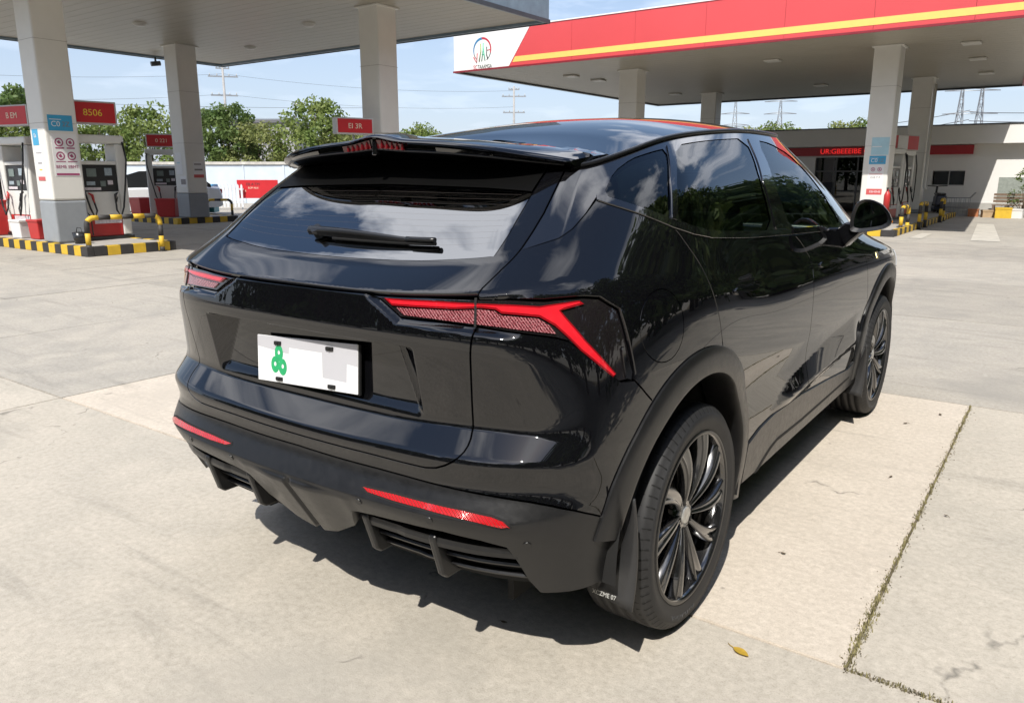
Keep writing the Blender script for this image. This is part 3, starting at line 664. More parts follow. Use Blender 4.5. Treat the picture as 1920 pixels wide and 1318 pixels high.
# ---------------------------------------------------------------- pump islands
kb_y = mat('kerb_yellow', (.62, .40, .03), rough=.6, var=.14, scale=9); kb_k = mat('kerb_black', (.035, .033, .032), rough=.65, var=.25, scale=9); isl_m = mat('island_concrete', (.36, .34, .31), rough=.85, var=.12, scale=3)
def island(x0, x1, y0, y1, h, label, sw=.235):
    r_ = empty('pump_island', ((x0+x1)/2, (y0+y1)/2, 0)); tag(r_, label, 'island', 'pump islands'); ox, oy = r_.location.x, r_.location.y
    b = MB(); b.box((x0+.12-ox, y0+.12-oy, 0), (x1-.12-ox, y1-.12-oy, h-.006)); b.build('island_top', isl_m, r_)
    def run(p, q, t):
        L = (Vector(q)-Vector(p)).length; n_ = max(2, int(round(L/sw)))
        for k in range(n_):
            a = Vector(p).lerp(Vector(q), k/n_); c = Vector(p).lerp(Vector(q), (k+1)/n_); d = (c-a).normalized()*.002; a += d; c -= d
            lo = (min(a.x, c.x), min(a.y, c.y)); hi = (max(a.x, c.x), max(a.y, c.y))
            if t == 'h': lo, hi = (lo[0], lo[1]-.0), (hi[0], hi[1]+.12)
            elif t == 'H': lo, hi = (lo[0], lo[1]-.12), hi
            elif t == 'v': lo, hi = (lo[0]-.12, lo[1]), hi
            else: hi = (hi[0]+.12, hi[1])
            q_ = MB(); q_.box((lo[0]-ox, lo[1]-oy, 0), (hi[0]-ox, hi[1]-oy, h)); q_.build('kerb_block', kb_y if k % 2 else kb_k, r_, bevel=.008)
    run((x0, y0), (x1, y0), 'h'); run((x1, y0+.122), (x1, y1-.122), 'v'); run((x1, y1), (x0, y1), 'H'); run((x0, y1-.122), (x0, y0+.122), 'V')
    return r_
island(-18.4, -11.97, 4.40, 6.05, .17, 'near pump island with yellow and black kerb at left')
island(-24.6, -19.0, 10.35, 12.35, .17, 'farther pump island with striped kerb by the second pillar')
island(-3.55, -1.53, 17.3, 28.2, .15, 'right pump island with striped kerb behind the mirror', .30)

white_p = mat('pump_white', (.66, .66, .63), rough=.38, var=.05); grey_p = mat('pump_grey', (.40, .41, .40), rough=.4, var=.06); blk_p = mat('pump_black', (.022, .023, .025), rough=.25, var=.1); hose_m = mat('hose_rubber', (.012, .012, .013), rough=.5, var=.1)
disp_m = mat('pump_display', (.16, .20, .19), rough=.2, var=.15, scale=20); lcd = mat('pump_lcd', (.30, .36, .40), rough=.2, var=.3, scale=30); red_p = mat('pump_red', (.45, .03, .03), rough=.4, var=.08); lbl = mat('pump_label', (.60, .55, .58), rough=.4, var=.3, scale=30)
def pump(loc, rz, label, s=1.0, base=.17):
    """dispenser about 0.95 wide, 1.95 tall; its broad face looks along local -y"""
    r_ = empty('fuel_pump', (loc[0], loc[1], base), rz); r_.scale = (s, s, s); tag(r_, label, 'fuel pump', 'fuel pumps')
    W_, D_, H_ = .86, .42, 1.95
    for sx in (-1, 1):
        b = MB(); b.box((sx*W_/2-.09, -D_/2, .06), (sx*W_/2+.09, D_/2, H_-.16)); b.build('side_column', white_p, r_, bevel=.03, seg=3)
    b = MB(); b.box((-W_/2-.09, -D_/2-.02, H_-.155), (W_/2+.09, D_/2+.02, H_)); b.build('header', white_p, r_, bevel=.035, seg=3)
    b = MB(); b.box((-W_/2+.092, -D_/2+.02, .42), (W_/2-.092, D_/2-.02, .90)); b.build('cabinet', white_p, r_, bevel=.01)
    b = MB(); b.box((-W_/2+.092, -D_/2+.035, .902), (W_/2-.092, D_/2-.035, 1.40)); b.build('display_housing', blk_p, r_, bevel=.01)
    b = MB(); b.box((-W_/2+.092, -D_/2+.02, 1.402), (W_/2-.092, D_/2-.02, 1.47)); b.build('display_cap', white_p, r_, bevel=.01)
    b = MB(); b.box((-W_/2+.092, -D_/2+.01, .06), (W_/2-.092, D_/2-.01, .418)); b.build('base_panel', red_p, r_, bevel=.01)
    b = MB(); b.box((-W_/2-.10, -D_/2-.03, 0), (W_/2+.10, D_/2+.03, .058)); b.build('foot', blk_p, r_)
    for sy in (-1, 1):
        y = sy*(D_/2-.030)
        for (x0, x1, z0, z1, mm, nm) in ((-.24, -.06, 1.18, 1.33, disp_m, 'price_display'), (.10, .24, 1.20, 1.34, lcd, 'keypad'), (-.26, -.10, 1.02, 1.09, lcd, 'label'), (.00, .10, 1.00, 1.10, disp_m, 'label'), (.14, .24, 1.03, 1.11, lbl, 'label'), (-.30, .0, .93, .98, lbl, 'label')):
            b = MB(); b.box((x0, min(y, y+sy*.004), z0), (x1, max(y, y+sy*.004), z1)); b.build(nm, mm, r_)
        y2 = sy*(D_/2-.008)
        b = MB(); b.box((-.20, min(y2, y2+sy*.004), .30), (.32, max(y2, y2+sy*.004), .40)); b.build('label', lbl, r_)
        for sx, hx in ((-1, -W_/2+.16), (1, W_/2-.16)):
            if sy*sx > 0 and sy > 0: pass
            b = MB(); yy = sy*(D_/2+.03)
            b.tube([(sx*(W_/2+.04), yy, H_-.12), (sx*(W_/2+.06), yy+sy*.05, 1.5), (sx*(W_/2-.02), yy+sy*.08, 1.05), (hx+sx*.05, yy+sy*.10, .60), (hx-sx*.02, yy+sy*.10, .42), (hx-sx*.08, yy+sy*.08, .55), (hx-sx*.06, yy+sy*.03, .74)], .017, 7); b.build('hose', hose_m, r_)
            b = MB(); b.tube([(hx-sx*.06, yy+sy*.03, .74), (hx-sx*.05, yy+sy*.02, .84), (hx+sx*.01, yy+sy*.0, .88)], [.022, .026, .012], 7); b.tube([(hx-sx*.06, yy+sy*.06, .70), (hx-sx*.03, yy+sy*.06, .80)], .01, 5); b.build('nozzle', blk_p if sx > 0 else red_p, r_)
    return r_
pump((-13.62, 5.50), R(90), 'white fuel pump with dark display just right of the near column')
pump((-15.75, 5.15), R(8), 'leftmost fuel pump, behind the near column')
pump((-20.65, 11.1), R(60), 'smaller looking fuel pump beside the second column')
pump((-2.65, 22.0), R(78), 'nearer fuel pump of the right island with hanging hoses', 1.0, .15)
pump((-2.75, 24.6), R(84), 'farther fuel pump of the right island', 1.0, .15)

sign_fr = mat('sign_frame', (.50, .49, .48), rough=.4, var=.05)
def light_box(loc, rz, w, h, body, tm, label, sz=.17, d=.22, panel_m=None, pole=None):
    r_ = empty('sign_box', loc, rz); tag(r_, label, 'sign', 'red sign boxes above the pumps')
    b = MB(); b.box((-w/2, -d/2, -h/2), (w/2, d/2, h/2)); b.build('frame', sign_fr, r_, bevel=.01)
    for sy in (-1, 1):
        b = MB(); y = sy*d/2; b.box((-w/2+.035, min(y, y+sy*.006), -h/2+.03), (w/2-.035, max(y, y+sy*.006), h/2-.03)); p = b.build('face', panel_m or red_sign, r_)
        text('lettering', body, sz, tm, face_M((0, y+sy*.008, -.005), (-sy, 0, 0), (0, 0, 1)), p)
    if pole:
        for px_ in pole: b = MB(); b.cyl((px_, 0, -h/2-.45), (px_, 0, -h/2), .025, n=8); b.build('bracket', sign_fr, r_)
    return r_
light_box((-13.55, 5.52, 2.52), R(82), .86, .42, '8506', yellow_txt, 'red sign box with yellow characters above the near pump')
light_box((-15.62, 5.10, 2.53), R(12), .92, .40, 'B EM', cream_txt, 'red sign box half hidden by the near column', .16)
light_box((-20.6, 11.05, 2.37), R(55), .86, .38, '0 221', cream_txt, 'small red sign box beside the second column', .15)
light_box((-10.95, 9.72, 2.39), R(70), .84, .34, 'EI 3R', cream_txt, 'red sign box just above the car spoiler', .15, pole=(0,))
rb = light_box((-2.62, 22.9, 2.28), R(72), 1.9, .44, '', cream_txt, 'red and white banded sign box above the right pumps', .1)
for k in (-.62, 0.0, .62):
    pass
for sy in (-1, 1):
    b = MB(); y = sy*.117; b.box((-.25, min(y, y+sy*.004), -.19), (.30, max(y, y+sy*.004), .19)); b.build('white_band', p_white, rb)

# crash rails
def u_rail(loc, rz, w, h, label, r=.044, sw=.20, legs=2, base=0.0):
    r_ = empty('crash_rail', (loc[0], loc[1], base), rz); tag(r_, label, 'crash rail', 'striped crash rails')
    rad = .13; path = [(0, 0, 0), (0, 0, h-rad)] + [(rad-rad*math.cos(t), 0, h-rad+rad*math.sin(t)) for t in np.linspace(.2, math.pi/2, 6)] + [(w-rad, 0, h)] + [(w-rad+rad*math.sin(t), 0, h-rad+rad*math.cos(t)) for t in np.linspace(.2, math.pi/2, 6)] + [(w, 0, 0)]
    P_ = [Vector(p) for p in path]; seg = []; cur = [P_[0]]; acc = 0; k = 0
    for a, c in zip(P_[:-1], P_[1:]):
        L = (c-a).length; t = 0
        while acc + (L-t) >= sw:
            t += sw-acc; p = a.lerp(c, t/L); cur.append(p); b = MB(); b.tube(cur, r, 12); b.build('rail_band', kb_k if k % 2 == 0 else kb_y, r_); cur = [p]; acc = 0; k += 1
        acc += L-t; cur.append(c)
    if len(cur) > 1 and (cur[-1]-cur[0]).length > .01: b = MB(); b.tube(cur, r, 12); b.build('rail_band', kb_k if k % 2 == 0 else kb_y, r_)
    for x in (0, w): b = MB(); b.cyl((x, 0, 0), (x, 0, .02), r*1.7, n=14); b.build('base_plate', kb_k, r_)
    return r_
ur = u_rail((-12.03, 4.47), math.atan2(5.75-4.47, .10), 1.28, .66, 'yellow and black crash rail at the end of the near island')
u_rail((-20.95, 12.6), .65, .78, .60, 'dark striped crash rail right of the second column', .04)
u_rail((-1.62, 18.55), 1.57, .9, .62, 'striped crash rail at the near end of the right island', .045)
u_rail((-1.50, 20.4), 1.57, 1.0, .66, 'second striped crash rail along the right island', .045)
u_rail((-1.50, 24.2), 1.62, .9, .66, 'farthest striped crash rail of the right island', .045)

# bins, extinguishers and odds and ends by the pumps
def box_bin(loc, d, h, m, label, rz=0, base=.17, lid=None):
    r_ = empty('waste_bin', (loc[0], loc[1], base), rz); tag(r_, label, 'bin')
    b = MB(); t = .86; x, y = d[0]/2, d[1]/2
    b.add([(-x*t, -y*t, 0), (x*t, -y*t, 0), (x*t, y*t, 0), (-x*t, y*t, 0), (-x, -y, h), (x, -y, h), (x, y, h), (-x, y, h)], [(0, 3, 2, 1), (4, 5, 6, 7), (0, 1, 5, 4), (1, 2, 6, 5), (2, 3, 7, 6), (3, 0, 4, 7)]); b.build('bin_body', m, r_, bevel=.015)
    b = MB(); b.box((-x-.012, -y-.012, h-.03), (x+.012, y+.012, h+.012)); b.build('rim', lid or m, r_, bevel=.008)
    return r_
box_bin((-16.35, 4.75), (.42, .42), .70, red_p, 'tall red bin at the far left of the near island')
box_bin((-14.55, 4.80), (.36, .30), .36, red_p, 'low red box between the left pump and the near column', .1)
box_bin((-15.15, 4.72), (.40, .28), .34, p_white, 'pale storage box left of the low red box', .05)
box_bin((-21.7, 10.85), (.62, .5), .52, red_p, 'red box on the island left of the middle pump')
box_bin((-20.05, 10.75), (.62, .40), .52, red_p, 'red box with white emblem at the foot of the middle pump', .5)
def extinguisher(loc, base, label):
    r_ = empty('fire_extinguisher', (loc[0], loc[1], base)); tag(r_, label, 'fire extinguisher', 'fire extinguishers')
    b = MB(); b.lathe([(0, .0), (0, .075), (.40, .075), (.46, .05), (.50, .025), (.54, .025), (.54, 0)], (0, 0, 0), 'z', 16); b.build('cylinder', red_p, r_)
    b = MB(); b.box((-.02, -.06, .54), (.02, .06, .58)); b.tube([(0, .05, .55), (.06, .1, .45), (.07, .1, .1)], .012, 6); b.build('valve', blk_p, r_)
extinguisher((-2.02, 18.75), .50, 'red fire extinguisher standing by the right column')
extinguisher((-13.3, 5.05), .17, 'small red extinguisher between near column and pump')
bk = empty('bucket', (-12.85, 4.72, .17)); tag(bk, 'small black bucket at the foot of the near column', 'bucket')
b = MB(); b.lathe([(0, 0), (0, .09), (.20, .12), (.20, .11), (.02, .085)], (0, 0, 0), 'z', 16); b.build('pail', blk_p, bk); b = MB(); b.tube([(-.115, 0, .19), (-.07, 0, .28), (.07, 0, .28), (.115, 0, .19)], .006, 5); b.build('handle', blk_p, bk)

# ---------------------------------------------------------------- shop building on the right
sh_w = mat('shop_wall', (.78, .77, .74), rough=.6, var=.04, scale=1); sh_red = mat('shop_red_band', (.42, .02, .03), rough=.4, var=.05); plinth_m = mat('shop_plinth', (.45, .44, .41), rough=.8, var=.12, scale=3)
shop = empty('station_shop', (-5, 30, 0)); tag(shop, 'low white station shop with red band behind the right canopy', 'building')
offs = lambda o: (setattr(o, 'location', (5, -30, 0)), o)[1]
SX0, SX1, SY = -16.0, 9.0, 30.0
GX0, GX1 = -6.76, -4.35                                 # glazed shop front
for lo, hi in (((SX0, SY, .42), (GX0, SY+.2, 2.03)), ((GX1, SY, .42), (-2.62, SY+.2, 2.03)), ((-1.60, SY, .42), (SX1, SY+.2, 2.03)), ((-2.618, SY, .42), (-1.602, SY+.2, 1.0)), ((-2.618, SY, 1.535), (-1.602, SY+.2, 2.03)), ((SX0, SY, 2.032), (SX1, SY+.2, 2.42))):
    b = MB(); b.box(lo, hi); offs(b.build('wall', sh_w, shop))
b = MB(); b.box((SX0, SY+.202, 0), (SX1, SY+7, 2.9)); b.box((GX0+.05, SY+.21, .0), (GX1-.05, SY+.22, 2.0)); offs(b.build('wall_core', mat('shop_dark_inside', (.05, .055, .05), rough=.8, var=.2), shop))
for lo, hi in (((SX0, SY-.03, 0), (GX0, SY+.2, .418)), ((GX1, SY-.03, 0), (SX1, SY+.2, .418))):
    b = MB(); b.box(lo, hi); offs(b.build('plinth', plinth_m, shop))
b = MB(); b.box((SX0, SY-.42, 2.425), (SX1, SY+.2, 3.06)); offs(b.build('parapet', sh_w, shop, bevel=.01))
b = MB(); b.box((SX0, SY-.45, 3.062), (SX1, SY+.3, 3.10)); offs(b.build('parapet_cap', fascia_grey, shop))
b = MB(); b.box((SX0, SY-.12, 2.09), (-1.42, SY-.002, 2.40)); offs(b.build('red_band', sh_red, shop))
led = mat('led_red', (.4, .01, .01), rough=.5, var=.1, emit=(1.0, .03, .03), est=.6)
offs(text('led_lettering', 'UR:GBEEEIBE GBEEEB', .26, led, face_M((-5.35, SY-.124, 2.245), (1, 0, 0), (0, 0, 1)), shop, sx=1.02))
pane = glass('shop_glass', (.20, .24, .23)); frm = mat('shop_frame', (.10, .105, .11), rough=.4, var=.1)
for x0, x1 in ((GX0, -5.98), (-5.98, -5.2), (-5.2, GX1)):
    b = MB(); b.box((x0+.03, SY+.08, .02), (x1-.03, SY+.09, 1.48)); offs(b.build('window_pane', pane, shop))
    b = MB(); b.box((x0+.03, SY+.08, 1.54), (x1-.03, SY+.09, 2.02)); offs(b.build('window_pane', pane, shop))
for x in (GX0, -5.98, -5.2, GX1): b = MB(); b.box((x-.028, SY+.05, 0), (x+.028, SY+.12, 2.03)); offs(b.build('mullion', frm, shop))
b = MB(); b.box((GX0, SY+.055, 1.485), (GX1, SY+.115, 1.535)); offs(b.build('transom', frm, shop))
for x0, z0, x1, z1, mm in ((-5.9, 1.25, -5.62, 1.42, p_blue), (-5.62, .72, -5.35, .98, p_white), (-6.05, .70, -5.75, .95, p_white), (-6.4, .1, -5.9, .6, grey_p)):
    b = MB(); b.box((x0, SY+.12, z0), (x1, SY+.13, z1)); offs(b.build('shop_notice', mm, shop))
for x0, x1 in ((-2.6, -2.10), (-2.09, -1.62)):
    b = MB(); b.box((x0+.03, SY+.07, 1.03), (x1-.03, SY+.08, 1.505)); offs(b.build('window_pane', wn_, shop))
for lo, hi in (((-2.618, SY+.04, 1.002), (-1.602, SY+.1, 1.03)), ((-2.618, SY+.04, 1.505), (-1.602, SY+.1, 1.533)), ((-2.11, SY+.045, 1.032), (-2.08, SY+.105, 1.503))):
    b = MB(); b.box(lo, hi); offs(b.build('window_frame', sign_fr, shop))
b = MB(); b.box((-.55, SY-.012, .45), (1.6, SY-.002, 1.30)); offs(b.build('blank_window', mat('lattice_pane', (.30, .33, .30), rough=.3, var=.2, scale=12), shop))
# things along the shop front
def crate(loc, d, m, label, rz=0):
    r_ = empty('crate', (loc[0], loc[1], 0), rz); tag(r_, label, 'crate', 'crates along the shop front')
    b = MB(); x, y, h = d[0]/2, d[1]/2, d[2]; t = .03
    for lo, hi in (((-x, -y, 0), (x, y, t)), ((-x, -y, t), (-x+t, y, h)), ((x-t, -y, t), (x, y, h)), ((-x+t, -y, t), (x-t, -y+t, h)), ((-x+t, y-t, t), (x-t, y, h))): b.box(lo, hi)
    b.build('crate_box', m, r_); b = MB(); b.box((-x-.012, -y-.012, h-.05), (x+.012, y+.012, h)); b.build('crate_rim', m, r_)
crate((-.16, 28.0), (.46, .34, .34), kb_y, 'yellow crate on the ground before the shop', .1)
crate((.18, 28.2), (.40, .32, .30), p_white, 'white crate right of the yellow one', -.1)
crate((-.62, 28.3), (.34, .3, .24), mat('crate_tan', (.42, .30, .18), rough=.7, var=.2), 'tan box left of the yellow crate', .3)
crate((-1.05, 28.5), (.30, .26, .26), mat('crate_orange', (.42, .16, .07), rough=.6, var=.2), 'small rust orange crate near the plinth')
crate((-1.4, 28.7), (.34, .26, .22), plinth_m, 'grey planter box left of the orange crate')
bench = empty('garden_bench', (-.15, 29.3, 0)); tag(bench, 'brown slatted bench against the shop wall', 'bench')
wood = mat('weathered_wood', (.20, .14, .10), rough=.8, var=.25, scale=8)
for k in range(4): b = MB(); b.box((-.45, -.2+k*.11, .36), (.5, -.12+k*.11, .39)); b.build('seat_slat', wood, bench)
for k in range(3): b = MB(); b.box((-.45, .235, .46+k*.11), (.5, .26, .54+k*.11)); b.build('back_slat', wood, bench)
for x in (-.4, .44): b = MB(); b.box((x-.03, -.2, 0), (x+.03, .26, .355)); b.build('leg', wood, bench)
def shrub(loc, h, w, seed, label):
    r_ = empty('shrub', loc); tag(r_, label, 'shrub', 'shrubs by the shop')
    cm, cl = crown_mesh(seed, 16, h, w, 34, leaf_b, .25); link('crown', cm, None, r_); b = MB()
    for c in cl[:7]: b.tube([(0, 0, 0), (c[0]*.4, c[1]*.4, c[2]*.5), c[:3]], [.018, .012, .005], 5)
    b.build('stem', bark, r_)
shrub((.35, 28.9, 0), 1.55, 1.1, 31, 'leafy shrub in front of the lattice window at right edge')
shrub((.95, 28.6, 0), 1.25, 1.0, 32, 'lower shrub cut by the right edge of the picture')
mc = empty('motor_scooter', (-2.05, 27.6, 0), .3); tag(mc, 'dark motor scooter parked behind the right island', 'scooter')
for y in (-.5, .5): b = MB(); b.lathe([(-.05, .17), (-.055, .23), (0, .26), (.055, .23), (.05, .17)], (0, y, .26), 'x', 24); b.build('wheel', rubber if False else blk_p, mc)
b = MB(); b.box((-.14, -.35, .25), (.14, .25, .38)); b.box((-.16, -.62, .40), (.16, -.05, .72)); b.build('scooter_body', mat('scooter_paint', (.04, .05, .08), rough=.3, var=.1), mc, bevel=.05, seg=3)
b = MB(); b.box((-.13, -.60, .725), (.13, .05, .80)); b.build('saddle', blk_p, mc, bevel=.03); b = MB(); b.tube([(0, .5, .3), (0, .40, .85), (0, .36, 1.0)], .035, 8); b.tube([(-.3, .33, 1.02), (0, .38, 1.0), (.3, .33, 1.02)], .016, 6); b.build('handlebar', blk_p, mc)
trol = empty('wire_trolley', (-1.55, 28.4, 0)); tag(trol, 'grey wire trolley standing against the shop wall', 'trolley'); b = MB()
for x in np.linspace(-.35, .35, 6):
    b.tube([(x, -.2, .08), (x, -.24, .62)], .008, 4); b.tube([(x, .2, .08), (x, .24, .62)], .008, 4)
for z in (.08, .3, .62): b.tube([(-.36, -.22, z), (.36, -.22, z), (.36, .22, z), (-.36, .22, z)], .010, 4, closed=True)
b.build('basket', steel, trol); b = MB(); b.tube([(.36, -.2, .62), (.5, -.2, .8), (.5, .2, .8), (.36, .2, .62)], .012, 5); b.build('handle', steel, trol)
# painted lane marks under the right canopy
pm_ = mat('road_paint', (.50, .47, .41), rough=.8, var=.2, scale=4)
for k, (pts) in enumerate((((.0, 17.2), (.55, 17.2), (-.1, 24.0), (-.5, 24.0)), ((-1.2, 17.2), (-.95, 17.2), (-.98, 19.0), (-1.2, 19.0)), ((2.0, 17.2), (2.35, 17.2), (1.7, 24.0), (1.4, 24.0)))):
    b = MB(); b.add([(x, y, .0065) for x, y in pts], [(0, 1, 2, 3)]); o = b.build('lane_mark', pm_, ground)

# ---------------------------------------------------------------- cars behind the pumps
def far_car(loc, rz, m, label, L=4.5, W_=1.8):
    """low detail saloon/SUV: shaped body, cabin, glass, wheels, lamps"""
    r_ = empty('parked_car', loc, rz); tag(r_, label, 'car', 'cars waiting at the far pumps')
    def loft(secs, name, mm, sm=True):
        b = MB(); n_ = len(secs[0]); vs = [p for s_ in secs for p in s_]
        b.add(vs, [(i*n_+j, i*n_+(j+1) % n_, (i+1)*n_+(j+1) % n_, (i+1)*n_+j) for i in range(len(secs)-1) for j in range(n_)], 0, sm); b.add(secs[0], [tuple(range(n_))]); b.add(secs[-1], [tuple(range(n_))[::-1]])
        o = b.build(name, mm, r_); md = o.modifiers.new('e', 'EDGE_SPLIT'); md.split_angle = R(40); return o
    w = W_/2
    def sec(y, zt, wt, zb=.28, wb=None): wb = wb or w; return [(-wt*.86, y, zt), (wt*.86, y, zt), (wt, y, zt-.08), (wb, y, .62), (wb*.97, y, zb), (-wb*.97, y, zb), (-wb, y, .62), (-wt, y, zt-.08)]
    loft([sec(-L/2, .80, w*.82, .35, w*.84), sec(-L/2+.1, .98, w*.92, .3, w*.95), sec(-L/2+.5, 1.02, w*.97), sec(-.6, 1.0, w), sec(.7, .98, w), sec(1.3, .96, w*.97), sec(L/2-.35, .84, w*.92), sec(L/2-.06, .70, w*.84, .3, w*.9), sec(L/2, .55, w*.75, .35, w*.8)], 'body', m)
    def cs(y, z, ww): return [(-ww, y, z), (ww, y, z), (ww+.02, y, z-.05), (w*.90, y, .97), (-w*.90, y, .97), (-ww-.02, y, z-.05)]
    loft([cs(-L/2+.35, 1.06, w*.84), cs(-L/2+.75, 1.38, w*.70), cs(-.6, 1.52, w*.68), cs(.3, 1.50, w*.68), cs(.75, 1.36, w*.70), cs(1.35, 1.0, w*.82)], 'cabin_glass', mat('car_glass_dark', (.012, .014, .016), rough=.05, coat=1, var=.1))
    b = MB(); b.add([(-w*.66, -L/2+.72, 1.40), (w*.66, -L/2+.72, 1.40), (w*.67, -.6, 1.535), (w*.67, .35, 1.512), (-w*.67, .35, 1.512), (-w*.67, -.6, 1.535)], [(0, 1, 2, 5), (5, 2, 3, 4)], 0, True); o = b.build('roof', m, r_); md = o.modifiers.new('s', 'SOLIDIFY'); md.thickness = .03
    for sx in (-1, 1):
        for y in (-L/2+.85, L/2-.85):
            b = MB(); b.lathe([(-.1, .20), (-.11, .30), (-.08, .335), (.08, .335), (.11, .30), (.1, .20)], (sx*(w-.10), y, .335), 'x', 28); o = b.build('wheel', blk_p, r_)
            b = MB(); b.cyl((sx*(w-.02), y, .335), (sx*(w+.012), y, .335), .21, n=20); b.build('hubcap', steel, o)
        b = MB(); b.box((sx*w*.62-.16, -L/2-.01, .74), (sx*w*.62+.16, -L/2+.12, .90)); b.build('tail_lamp', red_lens_far, r_, bevel=.02)
        b = MB(); b.box((sx*w*.60-.18, L/2-.22, .60), (sx*w*.60+.18, L/2-.04, .72)); b.build('headlamp', lcd, r_, bevel=.02)
    return r_
red_lens_far = mat('far_lamp_red', (.40, .02, .02), rough=.2, var=.1)
far_car((-24.2, 12.6, 0), R(150), mat('car_white', (.66, .67, .68), rough=.2, coat=.8, var=.03), 'white car behind the middle pump, front end showing')
far_car((-19.6, 6.3, 0), R(205), mat('car_dark', (.04, .045, .05), rough=.15, coat=.8, var=.1), 'dark grey car cut by the left edge of the picture')

# ---- car body master surface: feature lines A..I running from rear centre (u=0) round the right side to front centre (u=12)
LN={}
LN['A']=[(0,0,-.68,.33),(1,.35,-.68,.33),(2,.6,-.66,.325),(3,.78,-.58,.32),(4,.865,-.46,.33),(5,.88,0,.30),(6,.875,.55,.27),(7,.875,1.15,.27),(8,.875,2.0,.27),(9,.88,2.715,.28),(10,.86,3.1,.28),(11,.70,3.34,.25),(12,0,3.46,.22)]
LN['B']=[(0,0,-.808,.535),(1,.35,-.80,.538),(2,.6,-.775,.543),(3,.80,-.675,.548),(4,.89,-.46,.54),(5,.905,0,.52),(6,.90,.55,.50),(7,.90,1.15,.49),(8,.90,2.0,.48),(9,.905,2.715,.5),(10,.88,3.1,.5),(11,.74,3.38,.48),(12,0,3.53,.46)]
LN['P']=[(0,0,-.762,.612),(1,.35,-.755,.617),(2,.6,-.732,.624),(3,.785,-.648,.630),(4,.892,-.46,.61),(5,.908,0,.60),(6,.897,.55,.59),(7,.897,1.15,.58),(8,.90,2.0,.57),(9,.908,2.715,.59),(10,.882,3.1,.59),(11,.74,3.385,.58),(12,0,3.54,.56)]
LN['C']=[(0,0,-.775,.685),(1,.35,-.768,.688),(2,.6,-.745,.695),(3,.795,-.66,.70),(4,.895,-.46,.68),(5,.912,0,.68),(6,.898,.55,.68),(7,.898,1.15,.67),(8,.905,2.0,.67),(9,.91,2.715,.68),(10,.885,3.1,.68),(11,.74,3.385,.68),(12,0,3.55,.67)]
LN['D']=[(0,0,-.705,.755),(1,.35,-.705,.76),(2,.6,-.68,.77),(3,.80,-.60,.765),(4,.90,-.45,.76),(5,.925,0,.76),(6,.917,.55,.76),(7,.915,1.15,.75),(8,.918,2.0,.75),(9,.92,2.715,.76),(10,.895,3.1,.76),(11,.74,3.38,.76),(12,0,3.54,.75)]
LN['E']=[(0,0,-.755,.985),(1,.35,-.75,.985),(2,.595,-.718,.988),(3,.76,-.63,.988),(4,.882,-.435,.983),(5,.932,0,.97),(6,.926,.55,.94),(7,.924,1.15,.93),(8,.925,2.0,.92),(9,.928,2.715,.92),(10,.90,3.1,.9),(11,.73,3.36,.88),(12,0,3.51,.88)]
LN['F']=[(0,0,-.735,1.09),(1,.35,-.73,1.092),(2,.60,-.688,1.106),(3,.735,-.60,1.115),(4,.858,-.42,1.103),(5,.922,0,1.065),(6,.900,.55,1.03),(7,.898,1.15,1.02),(8,.90,2.0,1.0),(9,.895,2.715,.985),(10,.86,3.1,.96),(11,.70,3.32,.93),(12,0,3.46,.92)]
LN['G']=[(0,0,-.60,1.152),(1,.35,-.595,1.158),(2,.59,-.56,1.185),(3,.70,-.46,1.205),(4,.79,-.33,1.215),(5,.855,0,1.225),(6,.850,.55,1.185),(7,.845,1.15,1.165),(8,.835,2.0,1.14),(9,.79,2.5,1.10),(10,.65,2.62,1.09),(11,.35,2.70,1.09),(12,0,2.72,1.09)]
LN['I']=[(0,0,-.25,1.44),(1,.35,-.245,1.435),(2,.545,-.235,1.42),(3,.60,-.19,1.412),(4,.64,-.04,1.445),(5,.655,.25,1.505),(6,.655,.62,1.54),(7,.645,1.0,1.56),(8,.625,1.38,1.562),(9,.60,1.50,1.56),(10,.5,1.56,1.575),(11,.3,1.6,1.585),(12,0,1.62,1.59)]
def pchip(xk,yk,x):
    h=np.diff(xk); d=np.diff(yk)/h; n=len(xk); m=np.zeros(n)
    for k in range(1,n-1):
        if d[k-1]*d[k]>0:
            w1=2*h[k]+h[k-1]; w2=h[k]+2*h[k-1]; m[k]=(w1+w2)/(w1/d[k-1]+w2/d[k])
    m[0]=d[0]; m[-1]=d[-1]
    i=np.clip(np.searchsorted(xk,x,side='right')-1,0,n-2); t=(x-xk[i])/h[i]
    return (yk[i]*(2*t**3-3*t**2+1)+h[i]*m[i]*(t**3-2*t**2+t)+yk[i+1]*(-2*t**3+3*t**2)+h[i]*m[i+1]*(t**3-t**2))
def catmull(xk,yk,x):
    # C1 cubic with centred finite differences (smoother than pchip)
    h=np.diff(xk); d=np.diff(yk)/h; n=len(xk); m=np.zeros(n)
    m[1:-1]=(h[:-1]*d[1:]+h[1:]*d[:-1])/(h[:-1]+h[1:]); m[0]=d[0]; m[-1]=d[-1]
    i=np.clip(np.searchsorted(xk,x,side='right')-1,0,n-2); t=(x-xk[i])/h[i]
    return (yk[i]*(2*t**3-3*t**2+1)+h[i]*m[i]*(t**3-2*t**2+t)+yk[i+1]*(-2*t**3+3*t**2)+h[i]*m[i+1]*(t**3-t**2))
NU=1201
UG=np.linspace(0,12,NU)
